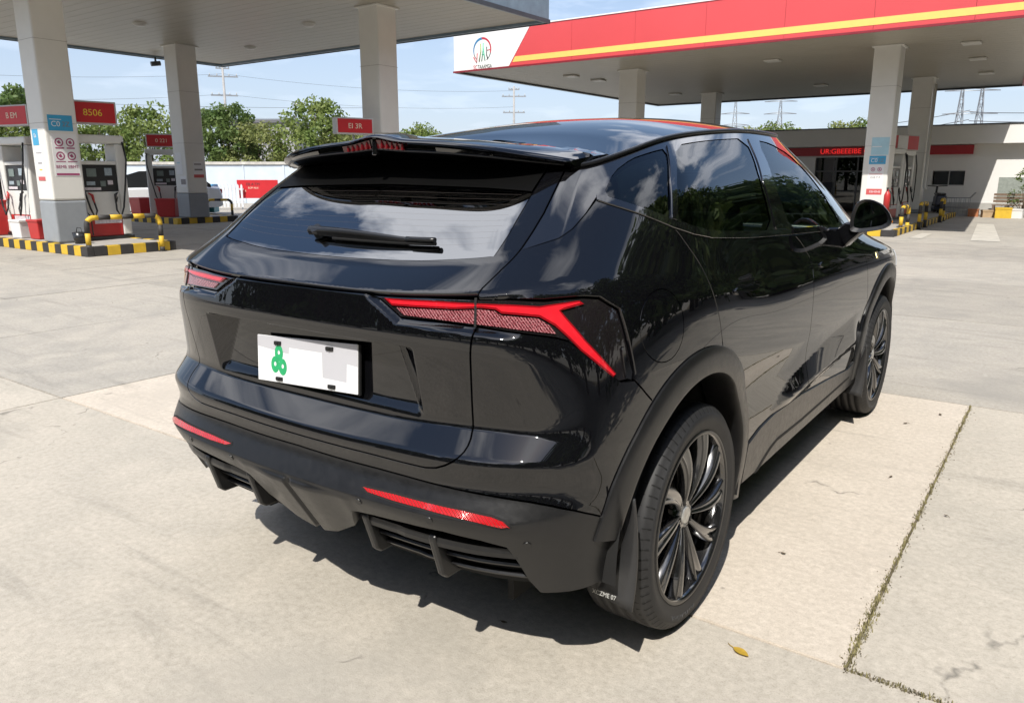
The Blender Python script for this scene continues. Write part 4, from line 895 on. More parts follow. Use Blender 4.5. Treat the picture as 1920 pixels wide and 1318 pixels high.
def line(tab,sig=.22):
    t=np.array(tab,float); pad=int(sig*4/(12/(NU-1)))+2
    du=UG[1]; ue=np.arange(-pad,NU+pad)*du
    out=[]
    for c in range(3):
        xk=t[:,0]; yk=t[:,c+1]
        # mirror at both ends (x odd, y z even)
        s=-1 if c==0 else 1
        xk=np.concatenate([-xk[1:4][::-1],xk,24-xk[-4:-1][::-1]]); yk=np.concatenate([s*yk[1:4][::-1],yk,s*yk[-4:-1][::-1]])
        v=catmull(xk,yk,ue)
        k=np.exp(-.5*((np.arange(-pad,pad+1)*du)/sig)**2); k/=k.sum()
        out.append(np.convolve(v,k,'valid')[:NU])
    return np.stack(out,-1)
ORDER='ABPCDEFGHI'
def build():
    L={k:line(v) for k,v in LN.items()}
    m=(L['G']+L['I'])/2
    # outward bulge of the glass band
    d=L['I']-L['G']; tu=np.gradient(L['G']+L['I'],axis=0); n=np.cross(tu,d); n/=np.linalg.norm(n,axis=1)[:,None]
    s=np.interp(UG,[0,2,3,4,5,8,9,10,12],[.02,.01,.005,.02,.035,.03,.01,.02,.03])
    L['H']=m+n*s[:,None]
    return np.stack([L[k] for k in ORDER],1)  # NU,9,3
CP=build()
def fil(tab): 
    t=np.array(tab); return np.interp(UG,t[:,0],t[:,1])
FIL=np.stack([fil([(0,.01),(12,.01)]),          #A
 fil([(0,.10),(2.6,.12),(3.6,.5),(12,.5)]),       #B
 fil([(0,.3),(3,.3),(4,.5),(12,.5)]),           #P
 fil([(0,.2),(3,.2),(4,.5),(12,.5)]),           #C
 fil([(0,.10),(2.7,.10),(3.7,.5),(12,.5)]),       #D
 fil([(0,.16),(2.8,.2),(3.8,.5),(12,.5)]),       #E
 fil([(0,.12),(2.5,.12),(3.6,.40),(5,.28),(9,.28),(10,.5),(12,.5)]), #F
 fil([(0,.25),(2,.2),(4,.35),(8,.25),(9,.12),(12,.12)]),  #G
 fil([(0,.5),(12,.5)]), fil([(0,.01),(12,.01)])],1)
def _at(a,u):
    f=np.clip(u,0,12)/(12/(NU-1)); i=np.clip(f.astype(int),0,NU-2); t=f-i
    sh=(slice(None),)+(None,)*(a.ndim-1)
    return a[i]*(1-t)[sh]+a[i+1]*t[sh]
def S(u,v):
    u=np.atleast_1d(np.asarray(u,float)); v=np.atleast_1d(np.asarray(v,float))
    c=_at(CP,u); f=_at(FIL,u); n=len(u); J=10
    v=np.clip(v,0,J-1); k=np.clip(np.round(v).astype(int),0,J-1); r=np.arange(n)
    P0=c[r,k]; Pm=c[r,np.clip(k-1,0,J-1)]; Pp=c[r,np.clip(k+1,0,J-1)]; fk=f[r,k]; t=v-k
    out=np.where((t>=0)[:,None],P0+(Pp-P0)*t[:,None],P0+(Pm-P0)*(-t)[:,None])
    inn=(np.abs(t)<fk)&(k>0)&(k<J-1)
    a=P0+(Pm-P0)*fk[:,None]; b=P0+(Pp-P0)*fk[:,None]; s=((t+fk)/(2*fk))[:,None]
    q=a*(1-s)**2+2*P0*s*(1-s)+b*s**2
    return np.where(inn[:,None],q,out)
def N(u,v,e=2e-3):
    u=np.atleast_1d(np.asarray(u,float)); v=np.atleast_1d(np.asarray(v,float))
    def SM(uu,vv):
        neg=uu<0; neg2=uu>12
        p=S(np.where(neg,-uu,np.where(neg2,24-uu,uu)),vv); p[neg|neg2,0]*=-1; return p
    du=SM(u+e*3,v)-SM(u-e*3,v); dv=S(u,np.clip(v+e,0,9))-S(u,np.clip(v-e,0,9))
    n=np.cross(du,dv); return n/np.maximum(np.linalg.norm(n,axis=1),1e-12)[:,None]

# ---- outlines of panels, glass and lamps in body-surface coordinates (u round the car, v up the section)
TGU=[(2.075,6.024),(2.082,6.167),(2.166,6.626),(2.273,7.074),(2.344,7.458),(2.396,7.822),(2.402,8.376),(2.394,8.937)]
TGL=[(2.107,5.359),(2.090,5.083),(2.038,4.663),(1.989,4.269),(1.964,3.979),(2.009,3.555),(1.981,3.202),(1.856,2.870),(1.617,2.554),(1.283,2.569),(0.876,2.612)]
GLB=[(0.174,6.985),(0.479,6.999),(0.891,7.007),(1.310,7.025),(1.673,7.019),(1.902,7.021)]
GLR=[(1.902,7.021),(1.939,7.451),(1.940,8.001),(1.923,8.505),(1.938,9.000)]
TL=[(0.842,5.975),(1.429,5.992),(2.047,5.921),(2.445,5.899),(3.046,5.858),(3.321,5.897),(3.547,5.925),(3.754,5.905),(3.968,5.649),(4.023,5.233),(4.114,4.608),(4.114,4.537),(3.946,4.543),(3.599,4.861),(3.347,5.116),(3.198,5.165),(2.704,5.259),(2.106,5.370),(1.575,5.441),(1.165,5.469),(1.012,5.711)]
REDBAR=[(0.979,5.894),(1.470,5.883),(2.058,5.830),(2.596,5.785),(2.990,5.740),(3.255,5.796),(3.508,5.851),(3.566,5.784),(3.266,5.657),(3.555,5.128),(3.900,4.649),(3.862,4.611),(3.479,4.985),(3.184,5.386),(2.992,5.546),(2.682,5.594),(2.447,5.625),(2.351,5.704),(2.132,5.739),(1.794,5.714),(1.420,5.728),(1.072,5.734)]
LENS=[(1.119,5.692),(1.423,5.693),(1.797,5.681),(2.135,5.708),(2.338,5.674),(2.445,5.590),(2.974,5.517),(3.123,5.387),(3.199,5.234),(2.443,5.368),(2.059,5.421),(1.597,5.488),(1.206,5.535)]
REFL=[(0.825,1.375),(0.836,1.440),(1.193,1.470),(1.673,1.456),(2.075,1.417),(2.412,1.323),(2.557,1.214),(2.640,1.047),(2.538,1.016),(2.295,1.073),(1.963,1.151),(1.571,1.209),(1.194,1.220),(0.902,1.262)]
DSEAM=[(2.227,7.082),(2.574,7.149),(2.938,7.231),(3.172,7.400),(3.395,7.704),(3.562,7.965)]
BELTT=[(3.547,8.083),(3.974,7.810),(4.312,7.569),(4.772,7.226),(5.043,7.081),(5.313,7.006),(5.811,7.014),(6.447,7.019),(7.209,6.995),(7.921,6.985)]
BELTB=[(3.565,7.939),(3.982,7.673),(4.316,7.449),(4.777,7.105),(5.027,6.970),(5.292,6.901),(5.789,6.913),(6.421,6.921),(7.181,6.895),(7.870,6.882)]
QG=[(3.691,8.027),(3.875,8.566),(4.226,8.765),(4.596,8.758),(4.886,8.739),(4.746,7.978),(4.732,7.317),(4.311,7.611)]
RDG=[(5.069,8.758),(5.821,8.804),(6.798,8.817),(6.497,7.951),(6.447,7.063),(5.822,7.064),(5.321,7.053),(5.050,7.136),(4.848,7.253),(4.873,7.949)]
FDG=[(7.133,8.796),(7.527,8.759),(7.890,8.560),(7.944,8.193),(7.933,7.778),(7.903,7.318),(7.875,7.044),(7.224,7.043),(6.819,7.051),(6.820,7.897)]
RDSEAM=[(4.777,7.105),(4.869,6.917),(4.995,6.501),(5.045,6.158),(5.086,5.697),(5.161,5.032),(5.250,4.476)]
BSEAM=[(6.862,6.890),(6.968,6.636),(7.050,6.133),(7.004,5.310),(6.994,4.665),(7.045,3.675),(7.067,2.283),(7.029,1.003)]
FSEAM=[(8.210,6.832),(8.197,6.081),(8.198,4.947),(8.337,3.874),(8.403,2.499),(8.355,1.198),(8.110,0.625)]
CLADTOP=[(5.963,0.552),(5.971,0.726),(6.196,0.911),(6.461,1.010),(7.019,0.998),(7.515,0.844),(8.083,0.619)]
BUMPQ=[(4.101,4.528),(4.198,4.390),(4.312,4.195)]
DIFF=[(0.000,0.000),(0.269,0.142),(0.546,0.384),(0.640,0.714),(0.897,0.759),(1.306,0.799),(1.799,0.823),(2.234,0.776),(2.518,0.707),(2.594,0.480),(2.661,0.202),(2.781,0.000),(3.199,0.019),(3.813,0.000)]
PAINT=[(0.022,2.112),(0.520,2.072),(1.075,2.065),(1.865,1.958),(2.419,1.851),(2.985,1.685),(3.506,1.359),(4.082,0.850)]
FUEL=[(4.668,5.144),(4.663,4.997),(4.646,4.875),(4.617,4.779),(4.577,4.710),(4.529,4.667),(4.474,4.650),(4.417,4.658),(4.359,4.689),(4.306,4.743),(4.258,4.817),(4.219,4.909),(4.191,5.020),(4.175,5.146),(4.173,5.287),(4.184,5.441),(4.208,5.601),(4.242,5.747),(4.287,5.865),(4.338,5.952),(4.393,6.004),(4.449,6.018),(4.501,5.995),(4.548,5.934),(4.587,5.833),(4.620,5.687),(4.646,5.501),(4.662,5.312)]
SENS=[(0.805,0.968),(1.679,0.989),(2.777,0.761),(0.000,1.028)]
HANDF=[(7.177,6.135),(7.799,5.988),(7.782,5.771),(7.168,5.936)]
HANDR=[(5.284,5.876),(5.870,5.857),(5.870,5.671),(5.289,5.699)]

# ---------------------------------------------------------------- the car
def SS(u, v):
    """body surface for u in -12..12 (negative = left side)"""
    u = np.atleast_1d(np.asarray(u, float)); v = np.atleast_1d(np.asarray(v, float))
    a = np.abs(u); over = a > 12; a = np.where(over, 24 - a, a)
    p = S(a, v); p[:, 0] *= np.where(u < 0, -1, 1) * np.where(over, -1, 1)
    return p
def NN(u, v, e=2e-3):
    u = np.atleast_1d(np.asarray(u, float)); v = np.atleast_1d(np.asarray(v, float))
    du = SS(u + 3*e, v) - SS(u - 3*e, v); dv = SS(u, np.minimum(v+e, 9)) - SS(u, np.maximum(v-e, 0))
    n = np.cross(du, dv); return n / np.maximum(np.linalg.norm(n, axis=1), 1e-12)[:, None]
def seg_dist(q, poly, sc):
    """distance of points q to a closed polygon in scaled uv, and inside flag"""
    P0 = np.array(poly) * sc; P1 = np.roll(P0, -1, axis=0); Q = q * sc
    d = np.full(len(Q), 1e9); ins = np.zeros(len(Q), bool)
    for a, b in zip(P0, P1):
        ab = b - a; L = max((ab @ ab), 1e-14)
        t = np.clip(((Q - a) @ ab) / L, 0, 1); d = np.minimum(d, np.linalg.norm(Q - (a + t[:, None]*ab), axis=1))
        c = (a[1] > Q[:, 1]) != (b[1] > Q[:, 1])
        with np.errstate(divide='ignore', invalid='ignore'):
            x = (b[0]-a[0])*(Q[:, 1]-a[1])/(b[1]-a[1]) + a[0]
        ins ^= c & (Q[:, 0] < x)
    return d, ins
SC = np.array([0.33, 0.11])
def sstep(x, a, b):
    t = np.clip((x - a)/(b - a), 0, 1); return t*t*(3 - 2*t)
def disp(u, v, p):
    """sculpted relief on top of the master surface (metres along the normal)"""
    d = np.zeros(len(u)); a = np.abs(u)
    # number-plate recess
    x = np.abs(p[:, 0]); z = p[:, 2]
    m = (a < 2.2) & (v > 3.9) & (v < 5.2)
    if m.any():
        xi = np.interp(z, [.76, .965], [.43, .335]); xo = .445
        k = np.clip((xo - x)/np.maximum(xo - xi, .012), 0, 1) * sstep(z, .768, .80) * (1 - sstep(z, .952, .966))
        d -= np.where(m, (.016 + .048*np.clip((z-.77)/.19, 0, 1))*k, 0)
    # bevelled recess that the tail lamp sits in
    m = (a < 4.6) & (v > 4.3) & (v < 5.99) & (a > .4)
    if m.any():
        ds, ins = seg_dist(np.stack([a[m], v[m]], 1), TL, SC)
        d[m] -= .016*np.where(ins, 1, 1 - sstep(ds, .0, .022))*(1 - sstep(a[m], 2.3, 2.9))
    # the two raised lobes of the diffuser either side of the centre groove
    m = (a < 1.1) & (v < 1.1)
    if m.any():
        k = sstep(x, .005, .013)*(1 - .75*sstep(x, .06, .20))*(1 - sstep(x, .215, .262))*(1 - sstep(z, .524, .538))
        d += np.where(m, .014*k, 0)
    # scooped facet low on the doors
    y = p[:, 1]
    m = (a > 5.9) & (a < 8.7) & (v > .6) & (v < 5)
    if m.any():
        zl = np.interp(y, [.75, 1.3, 2.15], [.50, .525, .565]); zh = np.interp(y, [.75, 1.0, 1.6, 2.15], [.501, .585, .66, .70])
        h = np.maximum(zh - zl, 1e-3)
        f = np.where(z >= zl, np.clip(1 - (z - zl)/h, 0, 1), np.clip(1 - (zl - z)/.05, 0, 1))
        d += np.where(m, .026*f*sstep(y, .75, 1.1)*(1 - sstep(y, 2.0, 2.2)), 0)
    return d
def SD(u, v, off=0.0):
    p = SS(u, v); n = NN(u, v)
    return p + n*(disp(u, v, p) + off)[:, None]
def ND(u, v, e=3e-3):
    du = SD(u + 2*e, v) - SD(u - 2*e, v); dv = SD(u, np.minimum(v+e, 9)) - SD(u, np.maximum(v-e, 0))
    n = np.cross(du, dv); return n / np.maximum(np.linalg.norm(n, axis=1), 1e-12)[:, None]
VROWS = sorted({round(k + t, 3) for k in range(10) for t in (-.5, -.42, -.34, -.26, -.2, -.15, -.11, -.075, -.04, 0, .04, .075, .11, .15, .2, .26, .34, .42) if 0 <= k + t <= 9})
def densify(poly, closed=True, su=.05, sv=.09):
    out = []; n = len(poly)
    for i in range(n if closed else n-1):
        a = poly[i]; b = poly[(i+1) % n]
        m = max(1, int(math.ceil(max(abs(b[0]-a[0])/su, abs(b[1]-a[1])/sv))))
        for k in range(m): out.append((a[0]+(b[0]-a[0])*k/m, a[1]+(b[1]-a[1])*k/m))
    if not closed: out.append(tuple(poly[-1]))
    return out
def chaikin(poly, n=2, keep=0.02):
    """round an open polyline a little"""
    for _ in range(n):
        q = [poly[0]]
        for a, b in zip(poly[:-1], poly[1:]):
            q.append((a[0]*.75+b[0]*.25, a[1]*.75+b[1]*.25)); q.append((a[0]*.25+b[0]*.75, a[1]*.25+b[1]*.75))
        q.append(poly[-1]); poly = q
    return poly
def smoothed(poly, n=1):
    """round a closed polygon"""
    for _ in range(n):
        q = []
        for i in range(len(poly)):
            a, b = poly[i], poly[(i+1) % len(poly)]
            q.append((a[0]*.8+b[0]*.2, a[1]*.8+b[1]*.2)); q.append((a[0]*.2+b[0]*.8, a[1]*.2+b[1]*.8))
        poly = q
    return poly
def inset(uv, gap, use_d=True):
    """move a closed uv loop inwards by gap metres on the surface"""
    q = np.array(uv); 
    area = 0.5*np.sum(q[:, 0]*np.roll(q[:, 1], -1) - np.roll(q[:, 0], -1)*q[:, 1])
    e = 1e-3
    Su = (SS(q[:, 0]+e, q[:, 1]) - SS(q[:, 0]-e, q[:, 1]))/(2*e); Sv = (SS(q[:, 0], np.minimum(q[:, 1]+e, 9)) - SS(q[:, 0], np.maximum(q[:, 1]-e, 0)))/(2*e)
    su = np.linalg.norm(Su, axis=1); sv = np.linalg.norm(Sv, axis=1)
    t = np.roll(q, -1, 0) - np.roll(q, 1, 0); tx, ty = t[:, 0]*su, t[:, 1]*sv
    L = np.hypot(tx, ty)+1e-12; s = 1 if area > 0 else -1
    nx, ny = -ty/L*s, tx/L*s
    q2 = q.copy(); q2[:, 0] += gap*nx/su; q2[:, 1] += gap*ny/sv
    q2[:, 1] = np.clip(q2[:, 1], 0, 9)
    return [tuple(p) for p in q2]
def panel(name, poly, m, parent, off=0.0, gap=.0027, thick=.014, ustep=.05, holes=(), side='R', relief=True, vrows=None, smooth=0):
    """cut a sheet out of the body surface: outline poly (u,v), folded edges, true surface normals.  side 'R', 'L' or 'RL' returns the object(s)"""
    loops = []
    for lp in [poly] + list(holes):
        lp = densify(lp)
        lp = inset(lp, gap if not loops else -gap)
        loops.append(lp)
    fS = (lambda u, v: SD(u, v, off)) if relief else (lambda u, v: SS(u, v) + NN(u, v)*off)
    fN = ND if relief else NN
    q = np.array(loops[0]); u0, u1 = q[:, 0].min(), q[:, 0].max(); v0, v1 = q[:, 1].min(), q[:, 1].max()
    us = np.arange(math.ceil(u0/ustep)*ustep, u1, ustep); vs = np.array([v for v in (vrows or VROWS) if v0 < v < v1])
    g = np.array([(a, b) for a in us for b in vs]) if len(us) and len(vs) else np.zeros((0, 2))
    if len(g):
        keep = np.ones(len(g), bool)
        for k, lp in enumerate(loops):
            ds, ins = seg_dist(g, lp, SC); keep &= (ins if k == 0 else ~ins) & (ds > .0035)
        g = g[keep]
    pts = []; edges = []
    for lp in loops:
        b = len(pts); pts += lp; edges += [(b+i, b+(i+1) % len(lp)) for i in range(len(lp))]
    nb = len(pts); pts += [tuple(p) for p in g]
    out = delaunay_2d_cdt([Vector((a*SC[0], b*SC[1])) for a, b in pts], edges, [], 0, 1e-7)
    V2 = np.array([(p.x/SC[0], p.y/SC[1]) for p in out[0]]); T = np.array([f for f in out[2]])
    cen = V2[T].mean(1); ok = np.ones(len(T), bool)
    for k, lp in enumerate(loops):
        _, ins = seg_dist(cen, lp, SC); ok &= ins if k == 0 else ~ins
    T = T[ok]
    P3 = fS(V2[:, 0], V2[:, 1]); N3 = fN(V2[:, 0], V2[:, 1])
    a2 = np.cross(V2[T[:, 1]] - V2[T[:, 0]], V2[T[:, 2]] - V2[T[:, 0]])
    T = np.where((a2 < 0)[:, None], T[:, ::-1], T)
    verts = [P3]; norms = [N3]; faces = [tuple(t) for t in T]; base = len(P3)
    for k, lp in enumerate(loops):
        l = np.array(lp); p = fS(l[:, 0], l[:, 1]); n = fN(l[:, 0], l[:, 1]); t = np.roll(p, -1, 0) - np.roll(p, 1, 0)
        o = np.cross(t, n); o /= np.maximum(np.linalg.norm(o, axis=1), 1e-12)[:, None]
        area = 0.5*np.sum(l[:, 0]*np.roll(l[:, 1], -1) - np.roll(l[:, 0], -1)*l[:, 1]); s = (1 if area > 0 else -1)*(1 if k == 0 else -1)
        o = o*s; mlen = len(lp)
        verts += [p, p - n*thick]; nn = (o + n*.6); nn /= np.linalg.norm(nn, axis=1)[:, None]; norms += [nn, o]
        for i in range(mlen):
            j = (i+1) % mlen; f = (base+i, base+mlen+i, base+mlen+j, base+j)
            faces.append(f if s*(1 if k == 0 else -1) > 0 else f[::-1])
        base += 2*mlen
    Vv = np.concatenate(verts); Nv = np.concatenate(norms)
    res = []
    for sd in side:
        sg = np.array([1, 1, 1]) if sd == 'R' else np.array([-1, 1, 1])
        me = bpy.data.meshes.new(name); me.from_pydata((Vv*sg).tolist(), [], faces if sd == 'R' else [f[::-1] for f in faces])
        me.polygons.foreach_set('use_smooth', [True]*len(me.polygons))
        me.normals_split_custom_set_from_vertices((Nv*sg).tolist())
        res.append(link(name, me, m, parent))
    return res if len(res) > 1 else res[0]
def uv_yz(y, z, u=None, v=None):
    """surface coordinates of a point on the right flank from its y,z"""
    y = np.atleast_1d(np.asarray(y, float)); z = np.atleast_1d(np.asarray(z, float))
    gu = np.linspace(3.2, 10.6, 300); gv = np.linspace(0, 7, 120)
    A, B = [t.ravel() for t in np.meshgrid(gu, gv, indexing='ij')]; p = SS(A, B)
    out = []
    for yy, zz in zip(y, z):
        i = np.argmin((p[:, 1]-yy)**2 + (p[:, 2]-zz)**2); a, b = A[i], B[i]
        for _ in range(12):
            e = 1e-4; q = SS([a], [b])[0]; qu = (SS([a+e], [b])[0]-q)/e; qv = (SS([a], [min(b+e, 9)])[0]-q)/e
            J = np.array([[qu[1], qv[1]], [qu[2], qv[2]]]); r = np.array([yy-q[1], zz-q[2]])
            try: s_ = np.linalg.solve(J, r)
            except Exception: break
            a += float(np.clip(s_[0], -.1, .1)); b = min(max(b + float(np.clip(s_[1], -.15, .15)), 0), 9)
        out.append((a, b))
    return out
def mir(pl): return [(-a, b) for a, b in reversed(pl)]

WB = 2.715; WR = 0.355; AYC = -0.015
def arch(cy, r, a0, a1, n=18, zc=.365):
    t = np.radians(np.linspace(a0, a1, n)); return uv_yz(cy + r*np.cos(t), zc + r*np.sin(t))

paint = mat('black_paint', (.0035, .0036, .0045), rough=.06, coat=1.0, var=.15, scale=2, spec=.0, cior=1.68)
gloss = mat('gloss_black_trim', (.005, .005, .006), rough=.07, coat=1.0, var=.1, spec=.4, cior=1.7)
matte = mat('matte_grey_plastic', (.011, .011, .0115), rough=.33, var=.16, scale=40, bump=.06, bscale=900, rvar=.05, spec=.5)
satin = mat('satin_black_trim', (.012, .012, .013), rough=.28, var=.1)
dark = mat('dark_cavity', (.006, .006, .006), rough=.85, var=.2)
rubber = mat('tyre_rubber', (.018, .018, .019), rough=.62, var=.25, scale=14, bump=.05, bscale=300)
alloy = mat('dark_alloy', (.010, .010, .011), rough=.20, metal=.0, coat=1.0, var=.15, cior=1.9)
alloy_edge = mat('machined_alloy', (.075, .075, .075), rough=.30, metal=.9, var=.15)
red_core = mat('red_core', (.72, .016, .028), rough=.10, coat=1.0, var=.10, scale=40)
red_lens = mat('red_lens', (.26, .005, .010), rough=.08, coat=1.0, var=.12, scale=30)
lamp_black = mat('lamp_housing', (.012, .010, .011), rough=.06, coat=1.0, var=.2)
tint_rear = glass('privacy_glass', (.30, .42, .39), ior=1.6)
tint_back = glass('rear_screen_glass', (.05, .055, .055), ior=3.3)
tint_front = glass('front_glass', (.70, .95, .92), ior=1.5)

car = empty('parked_car', (0, 0, 0))
tag(car, 'large glossy black sport utility car parked in the foreground, seen from its right rear', 'car')

# --- outlines
lip = 5.955
tgu = TGU[:-1] + [(TGU[-1][0], 8.99)]
glr = GLR[1:-1] + [(1.925, 8.96)]
glb = [(0.0, GLB[0][1])] + GLB
# tailgate, upper part: shelf below the glass and the pillars beside it
up = [(-u, v) for u, v in tgu]
poly = [(0, 6.03)] + [(2.04, 6.03)] + tgu + glr[::-1] + glb[::-1] + mir(glb[::-1])[::-1][1:][::-1][::-1]
right = [(0, 6.03), (1.0, 6.03), (2.04, 6.03)] + tgu + glr[::-1] + glb[::-1]
full = right[:-1] + [(0, GLB[0][1])] + [(-u, v) for u, v in right[:-1]][::-1][:-1] + []
tailgate = panel('tailgate', full, paint, car, ustep=.06)
# rear glass
gl_right = glb[1:] + glr
rg = [(0, GLB[0][1])] + gl_right + [(0, 8.96)] + [(-u, v) for u, v in gl_right][::-1]
GLt = [(-1.93, 8.28), (-1.2, 8.33), (0, 8.36), (1.2, 8.33), (1.93, 8.28), (1.925, 8.95), (0, 8.95), (-1.925, 8.95)]
panel('glass_top_band', GLt, mat('black_frit', (.003, .003, .003), rough=.5, var=.2, spec=.1), car, off=.0012, gap=.004, thick=.001, relief=False, ustep=.1)
rear_glass = panel('rear_window', rg, tint_back, car, off=-.003, ustep=.1, thick=.006)
heat = mat('heater_wire', (.07, .055, .045), rough=.5, var=.2)
for k in range(10):
    v_ = 7.30 + k*.105; uu = np.linspace(-1.75, 1.75, 40); pp = SS(uu, np.full(40, v_)) - NN(uu, np.full(40, v_))*.0035
    MB().tube([tuple(q) for q in pp], .0007, 4, cap=False).build('heater_wire', heat, rear_glass)
# tailgate, lower part
iTLb = [i for i, p in enumerate(TL) if abs(p[0] - TL[17][0]) < 1e-6][0]
tl_inner = TL[17:] + []            # from the seam along the lamp's lower edge to its inner corner, then up
lowR = [(0, lip), (.42, lip), TL[0]] + [TL[20], TL[19], TL[18], TL[17]] + chaikin(TGL, 1) + [(0, TGL[-1][1])]
low = lowR + [(-u, v) for u, v in lowR[1:-1]][::-1]
tailgate_lower = panel('tailgate_panel', low, paint, car, ustep=.022, vrows=sorted(set(VROWS) | set(np.round(np.arange(4, 5.1, .02), 3))))
# rear bumper, painted upper part (wraps both corners)
aq = arch(AYC, .505, 118, 158)                       # rear of the wheel arch
q_end = BUMPQ[-1]
aq_b = [p for p in arch(AYC, .50, 112, 162, 22) if p[1] < q_end[1]-.05 and p[1] > PAINT[-1][1]+.05]
paintline = chaikin(PAINT, 1)
bR = [(0, TGL[-1][1])] + chaikin(TGL, 1)[::-1] + [TL[17], TL[16], TL[15], TL[14], TL[13], TL[12]] + BUMPQ + aq_b + paintline[::-1] + [(0, PAINT[0][1])]
bfull = bR + [(-u, v) for u, v in bR[1:-1]][::-1]
bumper = panel('rear_bumper', bfull, paint, car, ustep=.05)
# lower bumper in matte plastic with the diffuser cut-outs
mud = uv_yz([-.455, -.445, -.425], [.47, .40, .33])
dR = [(0.0, .06), (.05, .03), (.27, .14)] + DIFF[2:13] + [(3.86, .03)] + [m_ for m_ in mud[::-1]] + paintline[::-1] + [(0, PAINT[0][1])]
dfull = dR[:1] + dR[1:] + [(-u, v) for u, v in dR[1:-1]][::-1]
lower = panel('lower_bumper', dfull, matte, car, ustep=.03, thick=.03, vrows=sorted(set(VROWS) | set(np.round(np.arange(0, 1.1, .04), 3))))
# quarter panel with filler flap
rs = chaikin(RDSEAM, 1)
a_q = [p for p in arch(AYC, .50, 60, 130, 26) if p[0] < rs[-1][0] - .02 and p[0] > q_end[0] + .02]
quarter = [TL[2]] + TL[3:11] + [TL[11]] + BUMPQ + a_q[::-1] + rs[::-1] + BELTB[:3][::-1] + DSEAM[::-1] + tgu[:4][::-1]
fuel = FUEL
panel('quarter_panel', quarter, paint, car, side='RL', holes=[fuel], ustep=.04)
panel('filler_flap', fuel, paint, car, ustep=.04, gap=.0002)
# doors
a_d = [p for p in arch(AYC, .50, -10, 80, 26) if p[0] > rs[-1][0] + .02 and p[1] > CLADTOP[1][1] + .05]
bs = chaikin(BSEAM, 1)
clad1 = [p for p in CLADTOP if p[0] < bs[-1][0] - .05][1:]
rdoor = rs + a_d[::-1] + clad1 + bs[::-1] + BELTB[3:8][::-1]
rdoor = rs + a_d[::-1] + clad1 + bs[::-1] + [p for p in BELTB[3:] if p[0] < bs[0][0] - .05][::-1][:-1]
panel('rear_door', rdoor, paint, car, side='RL')
fs_ = chaikin(FSEAM, 1)
clad2 = [p for p in CLADTOP if p[0] > bs[-1][0] + .05]
fdoor = bs + clad2 + fs_[::-1] + [p for p in BELTB if p[0] > bs[0][0] + .05][::-1]
panel('front_door', fdoor, paint, car, side='RL')
# front wing, bonnet, front bumper
FYC = WB
a_f = arch(FYC, .50, 12, 168, 40)
wing = fs_[:-1] + [(8.36, .9)] + [p for p in a_f[::-1] if p[0] > 8.45] + [(10.0, 3.0), (10.05, 4.5), (10.0, 5.97), (9.6, 5.98), (9.15, 6.1), (9.0, 6.6), (8.85, 6.95), (8.4, 6.95)]
panel('front_wing', wing, paint, car, side='RL')
bon = [(9.18, 6.12), (9.6, 6.0), (10.0, 5.99), (11, 5.99), (12, 5.99), (13, 5.99), (14.0, 5.99), (14.4, 6.0), (14.82, 6.12), (15.0, 6.6), (15.05, 6.93), (12, 6.95), (8.95, 6.93), (9.0, 6.6)]
panel('bonnet', bon, paint, car, ustep=.1)
fb = [(9.72, .02), (12, .02), (14.28, .02), (14.28, 1.0), (14.05, 2.6), (13.96, 3.0), (13.95, 4.5), (14.0, 5.96), (12, 5.96), (10.0, 5.96), (10.05, 4.5), (10.04, 3.0), (9.95, 2.6), (9.72, 1.0)]
panel('front_bumper', fb, paint, car, ustep=.1)
# sill cladding
sill = [(5.97, .02)] + CLADTOP[:1] + CLADTOP[1:] + [(8.25, .70), (8.37, 1.0), (8.42, .8), (8.40, .02)]
panel('sill_cladding', sill, matte, car, side='RL', off=.006, thick=.05, relief=False)
# glazing
D_out = [TGU[3]] + tgu[4:] + [(3.0, 8.99), (5, 8.99), (7, 8.99), (8.9, 8.99), (8.92, 8.0), (8.85, 7.02), (8.3, 6.98)] + [(a, (b+c)/2) for (a, b), (_, c) in zip(BELTT, BELTB)][::-1] + DSEAM[::-1][1:-1]
qg, rdg, fdg = smoothed(QG), smoothed(RDG), smoothed(FDG)
panel('window_surround', D_out, gloss, car, side='RL', holes=[qg, rdg, fdg], off=-.001, relief=False, thick=.03)
panel('quarter_window', qg, tint_rear, car, side='RL', off=-.004, gap=-.004, thick=.004, relief=False, ustep=.15)
panel('rear_door_window', rdg, tint_rear, car, side='RL', off=-.004, gap=-.004, thick=.004, relief=False, ustep=.15)
panel('front_door_window', fdg, tint_front, car, side='RL', off=-.004, gap=-.004, thick=.004, relief=False, ustep=.15)
panel('windscreen', [(8.98, 7.02), (12, 7.02), (15.02, 7.02), (15.06, 8.0), (14.95, 8.95), (12, 8.95), (9.05, 8.95), (8.94, 8.0)], tint_front, car, off=-.003, gap=0, thick=.004, ustep=.2, relief=False)
belt = BELTT + [(8.25, 6.95), (8.25, 6.90)] + BELTB[::-1]
panel('belt_trim', belt, gloss, car, side='RL', off=.004, gap=0, thick=.012, relief=False)
for k, (hole, nm) in enumerate(((qg, 'pillar_trim'),)):
    pass
pl = [(QG[4][0]+.02, QG[4][1]+.06), (RDG[0][0]-.02, RDG[0][1]+.04), (RDG[9][0]-.02, RDG[9][1]), (RDG[8][0]-.02, RDG[8][1]-.03), (QG[6][0]+.02, QG[6][1]-.06), (QG[5][0]+.02, QG[5][1])]
panel('pillar_trim', pl, gloss, car, side='RL', off=.005, gap=.001, thick=.01, relief=False)
pl2 = [(RDG[2][0]+.06, RDG[2][1]), (FDG[0][0]-.06, FDG[0][1]), (FDG[9][0]-.05, FDG[9][1]), (FDG[8][0]-.05, FDG[8][1]-.03), (RDG[4][0]+.06, RDG[4][1]-.02), (RDG[3][0]+.06, RDG[3][1])]
